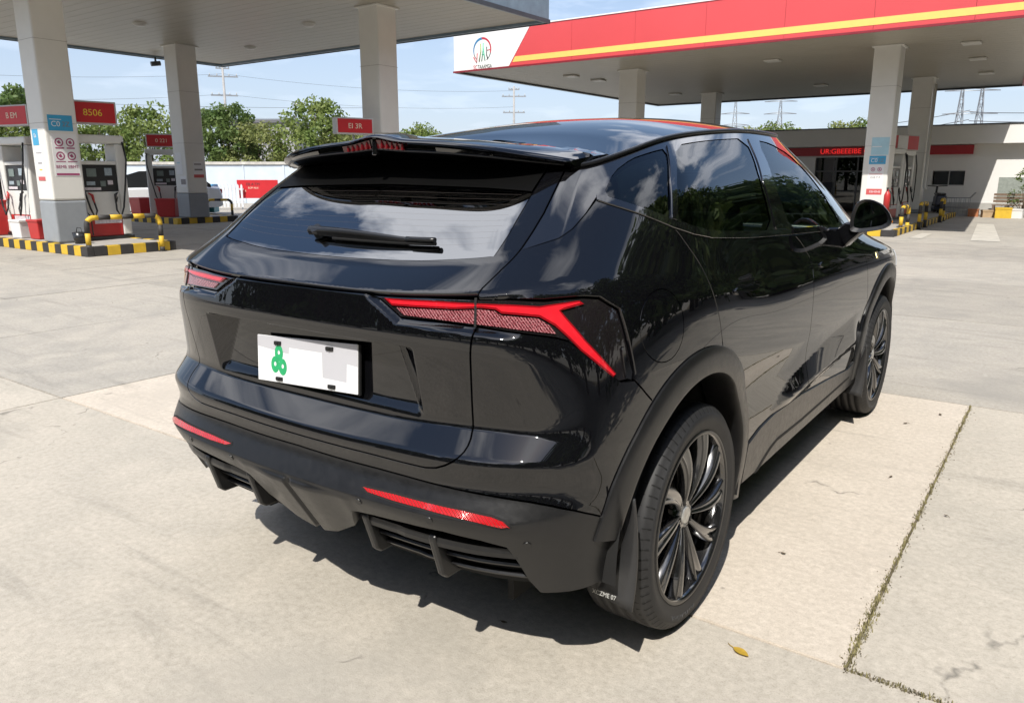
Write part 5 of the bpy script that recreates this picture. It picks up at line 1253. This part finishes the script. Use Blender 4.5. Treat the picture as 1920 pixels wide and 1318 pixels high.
panel('pillar_trim', pl2, gloss, car, side='RL', off=.003, gap=.001, thick=.01, relief=False)
# dark inner shell seen through the shut lines
sh = [(0, .3), (3.5, .3)] + [p for p in arch(AYC, .485, 165, 15, 30)] + [(6.3, .3), (8.2, .3)] + [p for p in arch(FYC, .485, 165, 15, 30)] + [(10.3, .3), (12, .3), (12, 6.85), (9, 6.85), (4.9, 6.85), (3.6, 7.6), (2.2, 6.95), (0, 6.8)]
panel('inner_shell', sh, dark, car, side='RL', off=-.062, gap=0, thick=.001, ustep=.12, vrows=list(np.arange(0, 9.01, .25)), relief=False)

# --- tail lamps
LENS_M = mat('lamp_lens', (.42, .20, .20), rough=.12, coat=1.0, var=.5, scale=45)
lmn = LENS_M.node_tree; _b = lmn.nodes['Principled BSDF']
lw = lmn.nodes.new('ShaderNodeTexWave'); lw.inputs['Scale'].default_value = 60; lw.bands_direction = 'DIAGONAL'; lw.wave_profile = 'TRI'; lw.inputs['Distortion'].default_value = 6; lw.inputs['Detail'].default_value = 3; lw.inputs['Detail Scale'].default_value = 8
lmn.links.new(lmn.nodes['Texture Coordinate'].outputs['Object'], lw.inputs['Vector'])
crp = lmn.nodes.new('ShaderNodeValToRGB'); crp.color_ramp.elements[0].color = (.05, .012, .014, 1); crp.color_ramp.elements[1].color = (.46, .26, .27, 1); crp.color_ramp.elements[0].position = .30; crp.color_ramp.elements[1].position = .92
ce = crp.color_ramp.elements.new(.62); ce.color = (.30, .03, .05, 1)
lmn.links.new(lw.outputs['Fac'], crp.inputs[0]); lmn.links.new(crp.outputs[0], _b.inputs['Base Color'])
vr = sorted(set(VROWS) | set(np.round(np.arange(4.3, 6.0, .05), 3)))
for sd in 'RL':
    hs = panel('tail_lamp', TL, lamp_black, car, side=sd, off=-.011, relief=False, ustep=.06, thick=.02)
    tag(hs, 'red light bar lamp with a spear pointing down the flank')
    panel('light_bar', REDBAR, red_lens, hs, side=sd, off=-.005, gap=0, relief=False, ustep=.08, thick=.006)
    panel('light_core', inset(densify(REDBAR), .0045), red_core, hs, side=sd, off=-.0035, gap=0, relief=False, ustep=.08, thick=.003)
    panel('lower_lens', LENS, LENS_M, hs, side=sd, off=-.007, gap=0, relief=False, ustep=.08, thick=.004)
    sp = [(2.035, 5.95), (2.065, 5.95), (2.12, 5.36), (2.09, 5.36)]
    panel('lamp_divider', sp, dark, hs, side=sd, off=-.0035, gap=0, relief=False, thick=.004)
    edge = [(TL[9][0]-.04, TL[9][1]-.28), (TL[9][0]-.015, TL[9][1]-.25), (TL[10][0]-.02, TL[10][1]+.02), (TL[11][0]-.03, TL[11][1]), (TL[11][0]-.09, TL[11][1]+.03)]
    panel('lamp_edge', edge, gloss, hs, side=sd, off=-.006, gap=0, relief=False, thick=.004)
# --- reflectors
REFL_M = mat('reflector_red', (.50, .008, .013), rough=.12, coat=1.0, var=.1)
rn = REFL_M.node_tree; wv = rn.nodes.new('ShaderNodeTexWave'); wv.inputs['Scale'].default_value = 48; wv.bands_direction = 'DIAGONAL'
rn.links.new(rn.nodes['Texture Coordinate'].outputs['Object'], wv.inputs['Vector'])
bpn = rn.nodes.new('ShaderNodeBump'); bpn.inputs['Strength'].default_value = .8; bpn.inputs['Distance'].default_value = .004
rn.links.new(wv.outputs['Fac'], bpn.inputs['Height']); rn.links.new(bpn.outputs[0], rn.nodes['Principled BSDF'].inputs['Normal'])
for sd in 'RL':
    panel('reflector', inset(densify(REFL), .0035), REFL_M, car, side=sd, off=.004, gap=0, thick=.01, relief=False)
    ro = [(u + (.03 if u > 1.6 else -.03), v) for u, v in REFL]
    panel('reflector_surround', inset(densify(REFL), -.003), dark, car, side=sd, off=.0015, gap=0, thick=.01, relief=False)
# --- parking sensors
for s_ in SENS[:3]:
    for sgn in (1, -1):
        p = SS([s_[0]*sgn], [s_[1]])[0]; n = Vector(NN([s_[0]*sgn], [s_[1]])[0]); p = Vector(p)
        MB().cyl(p - n*.004, p + n*.0025, .011, .0105, n=20).build('parking_sensor', matte, car)

# --- roof
def roof_fn():
    ts = np.linspace(0, 1, 61); xs = np.linspace(-1, 1, 49)
    us = 2.55 + ts*(9.0-2.55); e = SS(us, np.full(61, 9.0))
    yc = np.interp(ts, [0, 1], [-.25, 1.62]); yc = -.25 + (1.62+.25)*ts
    ys = e[:, 1]
    cr = np.interp(ts, [0, .12, .3, .5, .7, .88, 1], [.022, .04, .065, .075, .07, .05, .028])
    V = []; 
    for i in range(61):
        for s in xs:
            k = 1 - abs(s)**2.3
            V.append((e[i, 0]*s, ys[i] + (yc[i]-ys[i])*(1 - s*s), e[i, 2] + cr[i]*k))
    return V
V = roof_fn(); nx = 49
F_ = [(i*nx+j, i*nx+j+1, (i+1)*nx+j+1, (i+1)*nx+j) for i in range(60) for j in range(nx-1)]
F_ = [f for f in F_ if max(V[q][1] - (.05 - .10*min(1, abs(V[q][0])/.605)**4) for q in f) > -.012]
b = MB(); b.add(V, F_, 0, True); roof = b.build('roof', paint, car)
roof_at = lambda ti, s: V[int(round(ti*60))*nx + int(round((s+1)/2*(nx-1)))]
# roof-edge moulding
for sg in (1, -1):
    pth = [(p[0]*sg, p[1], p[2]+.004) for p in SS(np.linspace(2.6, 9.0, 60), np.full(60, 8.97))]
    MB().tube(pth, .0075, 8).build('roof_moulding', satin, car)

# --- roof spoiler
RV = np.array(V).reshape(61, 49, 3)
def roof_z(x, y):
    d = (RV[:, :, 0]-x)**2 + (RV[:, :, 1]-y)**2; i = np.unravel_index(d.argmin(), d.shape); return RV[i][2]
EDGE = SS(np.linspace(2.2, 5, 400), np.full(400, 9.0))
def spoiler():
    b = MB(); n = 61
    xs = np.linspace(-.605, .605, n); rows = []
    for x in xs:
        a = abs(x)/.605
        ye = -.42 + .165*a**4.5                            # rear edge in plan
        ze = 1.488 - .062*a**2.2 + .016*math.exp(-(x/.075)**2)
        yr = .05 - .10*a**4                                # where it leaves the roof
        zr = roof_z(x*.985, yr) + .001
        th = .031*(1 - .55*a**3) + .010*math.exp(-(x/.075)**2)
        sl = (zr-ze)/(yr-ye); row = [(x, yr, zr-.006), (x, yr-.006, zr+.003), (x, yr-.08, zr-.004), (x, (yr+ye)/2, (zr+ze)/2+.012), (x, ye+.10, ze+.012), (x, ye+.03, ze+.004), (x, ye+.006, ze), (x, ye, ze-.006),
               (x, ye+.014, ze-.012), (x, ye+.022, ze-th), (x, ye+.028, ze-th-.004), (x, min(ye+.16, -.16), ze-th-.03*(1-a**4)), (x, -.14, 1.420-.022*a)]
        rows.append(row)
    m = len(rows[0]); vs = [p for r_ in rows for p in r_]
    fs = [(i*m+j, i*m+j+1, (i+1)*m+j+1, (i+1)*m+j) for i in range(n-1) for j in range(m-1)]
    b.add(vs, fs, 0, True)
    b.add([rows[0][j] for j in range(m)], [tuple(range(m))]); b.add([rows[-1][j] for j in range(m)], [tuple(range(m))[::-1]])
    o = b.build('roof_spoiler', paint, car)
    md = o.modifiers.new('edge', 'EDGE_SPLIT'); md.split_angle = R(50)
    return o, rows
spo, srows = spoiler()
def sp_face(x0, x1, k0, k1, out):
    """patch on the rear face of the spoiler"""
    i0 = int((x0+.605)/1.21*60); i1 = int((x1+.605)/1.21*60); vs = []
    for i in range(i0, i1+1):
        a, c = Vector(srows[i][8]), Vector(srows[i][9])
        for k in (k0, k1): p = a.lerp(c, k); vs.append((p.x, p.y-out, p.z))
    n_ = i1-i0+1
    return vs, [(2*i, 2*i+2, 2*i+3, 2*i+1) for i in range(n_-1)]
brk = mat('brake_lens', (.12, .004, .007), rough=.25, coat=.5, var=.3, scale=30)
for sg in (1, -1):
    vs, fs = sp_face(.02 if sg > 0 else -.13, .13 if sg > 0 else -.02, .05, .95, .003)
    b = MB(); b.add(vs, fs, 0, True)
    for k in range(5):
        x = sg*(.032 + k*.021); p = Vector(srows[int((x+.605)/1.21*60)][8]); c = Vector(srows[int((x+.605)/1.21*60)][9]); mid = p.lerp(c, .5)
        b.cbox((x, mid.y-.004, mid.z), (.006, .006, (p-c).length*.8))
    b.build('brake_light', brk, spo)
    vs, fs = sp_face(.25 if sg > 0 else -.44, .44 if sg > 0 else -.25, .25, .85, .003)
    b = MB(); b.add(vs, fs, 0, True); b.build('spoiler_vent', gloss, spo)
b = MB(); b.cbox((0, srows[30][9][1]-.002, srows[30][8][2]-.02), (.018, .02, .055)); b.build('spoiler_fin', gloss, spo, bevel=.003)
# lower lip line and roof slot
b = MB(); b.tube([(r_[9][0], r_[9][1]-.001, r_[9][2]) for r_ in srows[1:-1]], .0035, 6); b.build('spoiler_lip', satin, spo)
def spo_z(x, y):
    r_ = srows[int(round((x+.605)/1.21*60))]; ys = [p[1] for p in r_[1:7]][::-1]; zs = [p[2] for p in r_[1:7]][::-1]; return float(np.interp(y, ys, zs))
for (x0, x1, y0, w0) in ((.10, .38, -.15, .020), (-.38, -.10, -.15, .020)):
    vs = []; n_ = 15
    for i in range(n_):
        t = i/(n_-1); x = x0+(x1-x0)*t; w = w0*math.sin(math.pi*min(max(t, .04), .96))**.6
        vs += [(x, y0-w, spo_z(x, y0-w)+.0055), (x, y0+w, spo_z(x, y0+w)+.0055)]
    b = MB(); b.add(vs, [(2*i, 2*i+2, 2*i+3, 2*i+1) for i in range(n_-1)], 0, True); b.build('roof_slot', dark, spo)
b = MB(); b.tube([(r_[0][0], r_[0][1]+.002, r_[0][2]+.004) for r_ in srows], .005, 6); b.build('spoiler_seam', dark, spo)

# --- rear wiper
def on_glass(u, v, off): p = SS([u], [v])[0]; n = NN([u], [v])[0]; return Vector(p + n*off)
def arm(t): return (-.40 + 1.14*t, 7.37 - .06*t)
wip = MB(); rows = []
for t in np.linspace(0, 1, 16):
    u_, v_ = arm(t); h = .009 + .017*math.sin(math.pi*min(1, .18+t*.80))*(1-.35*t); wd = .013*(1-.55*t) + .002
    c = on_glass(u_, v_, .012); n_ = Vector(NN([u_], [v_])[0]); q = on_glass(u_, v_+.12, .012) - c; q.normalize()
    rows.append([c - q*wd - n_*.002, c - q*wd*.7 + n_*h*.8, c + n_*h, c + q*wd*.7 + n_*h*.8, c + q*wd - n_*.002])
vs = [p for r_ in rows for p in r_]; wip.add(vs, [(i*5+j, i*5+(j+1) % 5, (i+1)*5+(j+1) % 5, (i+1)*5+j) for i in range(15) for j in range(5)], 0, False); wip.add(rows[0], [tuple(range(5))]); wip.add(rows[-1], [tuple(range(5))[::-1]])
wiper = wip.build('rear_wiper', satin, car, bevel=.003)
b = MB(); b.tube([on_glass(.74 + .33*t, 7.31 - .012*t, .017) for t in np.linspace(0, 1, 6)], .007, 8); b.build('wiper_blade_end', matte, wiper)
b = MB(); b.tube([on_glass(-.1 + 1.16*t, 7.30 - .015*t, .006) for t in np.linspace(0, 1, 12)], .006, 6); b.build('wiper_blade', dark, wiper)
b = MB(); p = on_glass(-.30, 7.365, 0); n = Vector(NN([-.3], [7.365])[0]); b.cyl(p, p+n*.03, .020, .016, 20); b.build('wiper_pivot', satin, wiper)

# --- number plate (lettering is blanked out in the photograph)
PLN = Vector((0, -1, .06)).normalized(); PLU = Vector((0, .06, 1)).normalized(); PLC = Vector((0, -.716, .857))
pm = face_M(PLC, (1, 0, .055), PLU)
white = mat('plate_white', (.82, .83, .84), rough=.35, var=.02)
b = MB(); b.cbox((0, 0, 0), (.44, .14, .004)); plate = b.build('number_plate', white, car, bevel=.0015); plate.data.transform(pm)
tag(plate, 'blank white number plate with a green knot emblem')
b = MB(); b.cbox((0.012, -.002, -.005), (.425, .142, .006)); o = b.build('plate_holder', dark, plate); o.data.transform(pm)
green = mat('plate_green', (.015, .36, .13), rough=.4, var=.2, scale=60)
em = MB()
for cx, cy in ((-.118, .020), (-.136, -.016), (-.101, -.021)):
    r0, r1 = .0095, .0235; n_ = 28; vs = []
    for k in range(n_):
        t = 2*math.pi*k/n_
        for r_ in (r0*(.65 + .2*math.sin(t)), r1):
            vs.append((cx + r_*math.cos(t)*.82, cy + r_*math.sin(t)*1.08, .0024 + .0004*(cx+.14)*10))
    em.add(vs, [(2*k, 2*k+1, (2*k+3) % (2*n_), (2*k+2) % (2*n_)) for k in range(n_)])
o = em.build('plate_emblem', green, plate); o.data.transform(pm)
grey = mat('plate_grey', (.50, .50, .53), rough=.4, var=.03)
b = MB()
for poly_ in ([(-.219, .069), (.219, .069), (.219, .008), (.178, .012), (.176, -.040), (.076, -.036), (.074, .036), (-.07, .040), (-.072, .020), (-.219, .036)],):
    b.prism(poly_, lambda a, c, t: (a, c, t), .0020, .0024)
o = b.build('plate_film', grey, plate); o.data.transform(pm)
for x, y in ((-.121, .050), (.108, .050), (-.116, -.058), (.116, -.058)):
    b = MB(); b.cbox((x, y, .004), (.030, .011, .006)); b.cyl((x, y, .003), (x, y, .010), .0045, n=10); o = b.build('plate_bolt', dark, plate, bevel=.002); o.data.transform(pm)
b = MB()
for sx in (-.10, .10): b.cbox((sx, -.690, .962), (.06, .03, .012))
b.build('plate_lamp', gloss, car, bevel=.003)

# --- wheels
def tyre_mesh():
    b = MB(); w = .112; Ro = WR; Ri = .271
    prof = [(-w*.78, Ri-.012), (-w*.92, Ri+.004), (-w*1.0, Ri+.03), (-w*1.03, Ri+.052), (-w*.98, Ro-.030), (-w*.90, Ro-.012), (-w*.80, Ro-.004)]
    # tread with four grooves
    for g in (-.055, -.02, .02, .055):
        prof += [(g-.0055, Ro-.0005), (g-.004, Ro-.008), (g+.004, Ro-.008), (g+.0055, Ro-.0005)]
    prof += [(w*.80, Ro-.004), (w*.90, Ro-.012), (w*.98, Ro-.030), (w*1.03, Ri+.052), (w*1.0, Ri+.03), (w*.95, Ri+.010), (w*.93, Ri-.002), (w*.78, Ri-.012)]
    b.lathe(prof, (0, 0, 0), 'x', 96)
    # shoulder sipes
    for k in range(72):
        t = 2*math.pi*k/72
        for sx in (-1, 1):
            m3 = Matrix.Rotation(t, 3, 'X')
            vs = [m3 @ Vector(p) for p in ((sx*w*.62, -.0016, Ro-.0008), (sx*w*.62, .0016, Ro-.0008), (sx*w*.99, .0016, Ro-.0255), (sx*w*.99, -.0016, Ro-.0255), (sx*w*.86, -.0016, Ro-.0062), (sx*w*.86, .0016, Ro-.0062))]
            b.add(vs, [(0, 1, 5, 4), (4, 5, 2, 3)], 1)
    return b.mesh('tyre', [rubber, dark])
def rim_mesh():
    b = MB()
    lip_ = [(.096, .274), (.106, .271), (.108, .265), (.102, .258), (.086, .254), (.02, .246), (-.09, .246), (-.10, .266)]
    b.lathe(lip_, (0, 0, 0), 'x', 96)
    b.lathe([(.1070, .2725), (.1092, .2690), (.1088, .2640), (.1065, .2610)], (0, 0, 0), 'x', 96, mi=1)
    # ten swept blades, each two ribs with a valley between them
    NS = 10
    for k in range(NS):
        t0 = 2*math.pi*k/NS + .16; ns = 10
        for half in (-1, 1):
            vs = []
            for i in range(ns):
                s = i/(ns-1); r_ = .044 + s*(.259-.044)
                cen = t0 + .16*s*s
                hw = .0090 + .0215*s**1.2
                xf = .072 + .026*math.sin(math.pi*(.10 + .62*s)) + .009*s
                for q, dx in ((1.0, -.036), (.97, -.004), (.74, 0), (.40, -.003), (.0, -.014)):
                    a = cen + half*q*hw/r_; vs.append((xf+dx, r_*math.cos(a), r_*math.sin(a)))
            for i in range(ns-1):
                for j in range(4):
                    q = (i*5+j, i*5+j+1, (i+1)*5+j+1, (i+1)*5+j)
                    b.add([vs[x] for x in q], [(0, 1, 2, 3)], 1 if j == 1 else 0, True)
    b.lathe([(.03, .064), (.066, .062), (.076, .054), (.078, .034), (.074, .030), (.074, 0)], (0, 0, 0), 'x', 40)
    return b.mesh('rim', [alloy, alloy_edge])
TY, RM = tyre_mesh(), rim_mesh()
disc_m = mat('brake_disc_steel', (.22, .21, .20), rough=.35, metal=.9, var=.2)
cap_m = mat('centre_cap', (.50, .50, .48), rough=.3, metal=.6, var=.3, scale=60)
white_txt = mat('white_lettering', (.42, .42, .40), rough=.5, var=.1)
tyre_txt = mat('tyre_lettering', (.055, .055, .055), rough=.7, var=.1)
for sx in (1, -1):
    for yy in (0, WB):
        w = empty('wheel', (sx*.811, yy, WR), 0); w.rotation_euler = (random.uniform(0, 6.28) if (sx < 0) else (0.35 if yy == 0 else 1.0), 0, 0 if sx > 0 else math.pi)
        w.parent = car
        t = link('tyre', TY, None, w); t.parent = w
        link('rim', RM, None, w)
        b = MB(); b.cyl((-.01, 0, 0), (.004, 0, 0), .165, n=48); b.cyl((-.04, 0, 0), (.02, 0, 0), .075, n=32); b.build('brake_disc', disc_m, w)
        b = MB(); b.cbox((0.0, .12, .03), (.07, .06, .17)); b.build('brake_caliper', dark, w, bevel=.01)
        b = MB(); b.cyl((.066, 0, 0), (.0815, 0, 0), .029, .026, 24); b.build('centre_cap', cap_m, w)
        for k in range(5):
            a = 2*math.pi*k/5 + .3; c_ = (.046*math.cos(a), .046*math.sin(a))
            b = MB(); b.cyl((.06, c_[0], c_[1]), (.0795, c_[0], c_[1]), .0085, n=12); b.build('wheel_bolt', dark, w)
        # raised sidewall lettering
        lt = text('sidewall_lettering', 'XAMICHTA', .030, tyre_txt, Matrix.Identity(4), None, depth=.0012, sx=1.2)
        wr0 = w.rotation_euler.x; a0 = (-1.80 if yy == 0 else -1.75) - wr0
        for v_ in lt.data.vertices:
            rr = .312 + v_.co.y; a = a0 + v_.co.x/.312; v_.co = (.1145 + v_.co.z - .004*abs(v_.co.y)/.02, rr*math.cos(a), rr*math.sin(a))
        lt.parent = w

# --- wheel arches, liners, mud flaps
def flare(cy, a0, a1, ro, ri):
    b = MB(); n = 61; rows = []
    for k in range(n):
        a = R(a0 + (a1-a0)*k/(n-1)); row = []
        c, s = math.cos(a), math.sin(a)
        edge = 1.0
        for rr, off in ((ro, -.006), (ro, .006), (ro-.006, .0105), (ro-.03, .014), (ri+.012, .018), (ri+.003, .0165), (ri, .010), (ri-.002, -.03), (ri-.004, -.10)):
            row.append((rr, off))
        ys = [cy + rr*c for rr, _ in row]; zs = [max(.365 + rr*s, .05) for rr, _ in row]
        rows.append((ys, zs, [o for _, o in row]))
    Y = np.array([r_[0] for r_ in rows]).ravel(); Z = np.array([r_[1] for r_ in rows]).ravel(); O = np.array([r_[2] for r_ in rows]).ravel()
    uvs = np.array(uv_yz(Y, Z)); p = SS(uvs[:, 0], uvs[:, 1]); x = p[:, 0] + O
    m = len(rows[0][0]); vs = [(x[i], Y[i], Z[i]) for i in range(len(Y))]
    fs = [(i*m+j, i*m+j+1, (i+1)*m+j+1, (i+1)*m+j) for i in range(n-1) for j in range(m-1)]
    return vs, fs
for cy, a0, a1 in ((AYC, -14, 168), (WB, -5, 186)):
    vs, fs = flare(cy, a0, a1, .530, .447)
    for sg in (1, -1):
        b = MB(); b.add([(p[0]*sg, p[1], p[2]) for p in vs], fs, 0, True); o = b.build('wheel_arch_trim', matte, car)
        md = o.modifiers.new('edge', 'EDGE_SPLIT'); md.split_angle = R(45)
        b = MB(); n_ = 40; pr = []
        for k in range(n_+1):
            a = R(-12 + 196*k/n_); pr += [(sg*.90, cy + .462*math.cos(a), max(.365 + .462*math.sin(a), .16)), (sg*.56, cy + .455*math.cos(a), max(.365 + .455*math.sin(a), .16))]
        b.add(pr, [(2*k, 2*k+2, 2*k+3, 2*k+1) for k in range(n_)], 0, True)
        b.box((sg*.56-.01, cy-.46, .18), (sg*.56+.01, cy+.46, .82)); b.build('wheel_arch_liner', dark, car)
flap_m = mat('mud_flap_rubber', (.030, .030, .031), rough=.45, var=.15)
for yy, top, bot in ((AYC, .585, .255), (WB, .50, .20)):
    for sg in (1, -1):
        b = MB(); n_ = 14; vs = []
        for i in range(n_):
            t = i/(n_-1); z = top + (bot-top)*t
            y = yy - .452 + .05*math.sin(math.pi*t*.7) - .02*t
            xo = .940 - .006*t; xi = xo - .004 - .115*t**1.25
            for k in range(4):
                q = k/3; vs.append((sg*(xo+(xi-xo)*q), y + .012*q*t, z + .012*q*t*t))
        fs = [(i*4+j, i*4+j+1, (i+1)*4+j+1, (i+1)*4+j) for i in range(n_-1) for j in range(3)]
        b.add(vs, fs, 0, True); o = b.build('mud_flap', flap_m, car)
        md = o.modifiers.new('solid', 'SOLIDIFY'); md.thickness = .006
        if yy == AYC:
            text('flap_lettering', 'XCZME 07', .0175, white_txt, face_M((sg*.852, yy-.434, .281), (1, 0, 0), (0, .1, 1)), o, depth=.001, sx=.9)

# --- diffuser: cavities, slats and fins
def rear_y(x, z):
    i = np.argmin((GR[:, 0]-abs(x))**2 + (GR[:, 2]-z)**2); return GR[i, 1]
_a, _b2 = [t.ravel() for t in np.meshgrid(np.linspace(0, 3.6, 160), np.linspace(0, 2, 60), indexing='ij')]
GR = SS(_a, _b2)
for sg in (1, -1):
    X = np.linspace(.235, .765, 16)
    def bar(zf, h, dep, ins, x0, x1, name, m):
        b = MB(); rows = []
        for x in np.linspace(x0, x1, 16):
            z = zf(x); y = rear_y(x, z) + ins
            rows.append([(sg*x, y, z-h/2), (sg*x, y-.003, z), (sg*x, y, z+h/2), (sg*x, y+dep, z+h/2+.004), (sg*x, y+dep, z-h/2+.004)])
        mm = 5; vs = [p for r_ in rows for p in r_]
        fs = [(i*mm+j, i*mm+(j+1) % mm, (i+1)*mm+(j+1) % mm, (i+1)*mm+j) for i in range(15) for j in range(mm)]
        b.add(vs, fs, 0, False); b.add(rows[0], [tuple(range(5))]); b.add(rows[-1], [tuple(range(5))[::-1]])
        return b.build(name, m, car, bevel=.0)
    bar(lambda x: .452 + .01*(x-.24), .026, .05, .006, .245, .725, 'diffuser_slat', matte)
    bar(lambda x: .404 + .01*(x-.24), .010, .05, .016, .262, .735, 'diffuser_slat', satin)
    bar(lambda x: .366 + .012*(x-.24), .010, .05, .016, .275, .745, 'diffuser_slat', satin)
    # black back wall of the vent
    b = MB(); vs = []
    for x in np.linspace(.22, .78, 12): vs += [(sg*x, rear_y(x, .49)+.05, .505), (sg*x, rear_y(x, .40)+.06, .34)]
    b.add(vs, [(2*i, 2*i+2, 2*i+3, 2*i+1) for i in range(11)]); b.build('vent_cavity', dark, car)
    for x, zt, zb in ((.262, .462, .340), (.50, .462, .330)):
        yb = rear_y(x, .45)
        b = MB(); poly_ = [(yb-.008, zt), (yb-.002, zt+.012), (yb+.06, zt+.01), (yb+.15, zb+.01), (yb+.10, zb), (yb+.045, zb), (yb+.028, zb+.015)]
        b.prism(poly_, lambda a, c, t: (t, a, c), sg*(x-.012), sg*(x+.012)); b.build('diffuser_fin', matte, car, bevel=.006)
# underbody
b = MB(); b.box((-.78, -.30, .255), (.78, 3.2, .31)); b.box((-.55, -.50, .36), (.55, 3.3, .60)); b.build('underbody', dark, car)

# --- door mirrors
for sg in (1, -1):
    OL = [(.900, 1.128), (.897, 1.165), (.904, 1.215), (.917, 1.258), (.945, 1.278), (.985, 1.277), (1.030, 1.258), (1.062, 1.222), (1.080, 1.185), (1.076, 1.162), (1.045, 1.142), (.985, 1.130), (.935, 1.122)]
    OL = smoothed(OL, 1); n2 = len(OL); cx = sum(p[0] for p in OL)/n2; cz = sum(p[1] for p in OL)/n2; cy = 1.77; b = MB(); vs = []
    prof = [(0, .965), (.004, .99), (.012, 1.0), (.03, 1.0), (.055, .97), (.08, .90), (.105, .78), (.125, .60), (.137, .38), (.142, .12)]
    for dy, k in prof:
        for px_, pz_ in OL: vs.append((sg*(cx + (px_-cx)*k - .012*(dy/.14)), cy + dy, cz + (pz_-cz)*k - .006*(dy/.14)))
    fs = [(i*n2+k, i*n2+(k+1) % n2, (i+1)*n2+(k+1) % n2, (i+1)*n2+k) for i in range(len(prof)-1) for k in range(n2)]
    b.add(vs, fs, 0, True); b.add(vs[-n2:], [tuple(range(n2))]); mirror = b.build('door_mirror', paint, car)
    g = MB(); gv = [(sg*(cx + (px_-cx)*.80), cy+.010, cz + .004 + (pz_-cz)*.78) for px_, pz_ in OL]; g.add(gv, [tuple(range(n2))])
    g.build('mirror_glass', mat('mirror_silver', (.55, .57, .58), rough=.02, metal=1.0, var=.02), mirror)
    g = MB(); rim_ = vs[:n2]; g.add(rim_ + gv, [(k, (k+1) % n2, n2+(k+1) % n2, n2+k) for k in range(n2)]); g.build('mirror_bezel', satin, mirror)
    g = MB(); g.prism([(.835, 1.135), (.88, 1.17), (.95, 1.16), (.99, 1.140), (.945, 1.115), (.905, 1.075), (.885, 1.05)], lambda a, c, t: (sg*a, t, c), 1.785, 1.88); g.build('mirror_foot', gloss, mirror, bevel=.008)
    g = MB(); g.tube([(sg*(cx+.06), cy+.07, cz-.010), (sg*(cx+.085), cy+.045, cz-.014), (sg*(cx+.094), cy+.015, cz-.018)], .006, 6); g.build('indicator_strip', mat('indicator_amber', (.5, .16, .02), rough=.2, var=.1), mirror)
# --- door handles
for (uc0, uc1, vc) in ((7.18, 7.52, 5.93), (5.42, 5.86, 5.80)):
    for sd in 'RL':
        hp = [(uc0, vc-.07), (uc0+.03, vc-.11), (uc1-.03, vc-.09), (uc1, vc-.04), (uc1, vc+.06), (uc1-.03, vc+.10), (uc0+.03, vc+.09), (uc0, vc+.05)]
        panel('door_handle', hp, paint, car, side=sd, off=.007, gap=0, thick=.012, relief=False)
panel('sill_groove', [(6.22, .0), (6.35, .16), (6.49, .29), (6.64, .355), (7.13, .32), (8.17, .36), (8.17, .30), (7.13, .26), (6.64, .295), (6.52, .235), (6.40, .12), (6.30, .0)], dark, car, side='RL', off=.0075, gap=0, thick=.002, relief=False)
# --- wing badge
panel('wing_badge', [(8.52, 5.35), (8.58, 5.35), (8.60, 5.85), (8.54, 5.85)], mat('badge_brass', (.42, .36, .18), rough=.3, metal=.8, var=.2), car, side='RL', off=.003, gap=0, thick=.006, relief=False)
# --- front lamps
for sd in 'RL':
    panel('headlamp', [(9.75, 4.6), (10.3, 4.5), (10.9, 4.6), (10.9, 5.4), (10.3, 5.7), (9.7, 5.6)], mat('headlamp_glass', (.5, .52, .55), rough=.05, coat=1, var=.3), car, side=sd, off=.004, gap=0, thick=.02, relief=False)
panel('grille', [(11.2, 1.5), (12, 1.3), (12.8, 1.5), (13.0, 4.2), (12, 4.4), (11.0, 4.2)], dark, car, off=.006, gap=0, thick=.02, relief=False, ustep=.1)

# --- cabin
seat_m = mat('seat_fabric', (.035, .034, .033), rough=.8, var=.2, scale=40)
b = MB(); b.box((-.78, .0, .45), (.78, 2.5, .5)); b.box((-.74, 2.1, .5), (.74, 2.55, 1.06)); b.box((-.6, -.55, .5), (.6, .28, .98)); b.build('cabin_floor', dark, car)
def seat(x, y, wd, rec=.35):
    o = MB(); o.box((x-wd/2, y, .52), (x+wd/2, y+.5, .70)); 
    m3 = Matrix.Rotation(rec, 3, 'X')
    o.box((x-wd/2, y-.08, .66), (x+wd/2, y+.06, 1.26), rot=m3, piv=(x, y, .66))
    for hx in ([x] if wd < .7 else [x-.4, x, x+.4]): o.box((hx-.13, y-.06, 1.29), (hx+.13, y+.03, 1.45), rot=m3, piv=(x, y, .66))
    o.build('seat', seat_m, car, bevel=.04, seg=3)
seat(.37, 1.28, .5); seat(-.37, 1.28, .5); seat(0, .42, 1.3)
b = MB(); b.tube([(-.37 + .18*math.cos(t), 2.02 + .06*math.sin(t), 1.0 + .17*math.sin(t)) for t in np.linspace(0, 2*math.pi, 25)[:-1]], .015, 8, closed=True); b.build('steering_wheel', satin, car)
b = MB(); b.box((-.12, 1.52, 1.46), (.12, 1.545, 1.52)); b.build('interior_mirror', satin, car, bevel=.01)
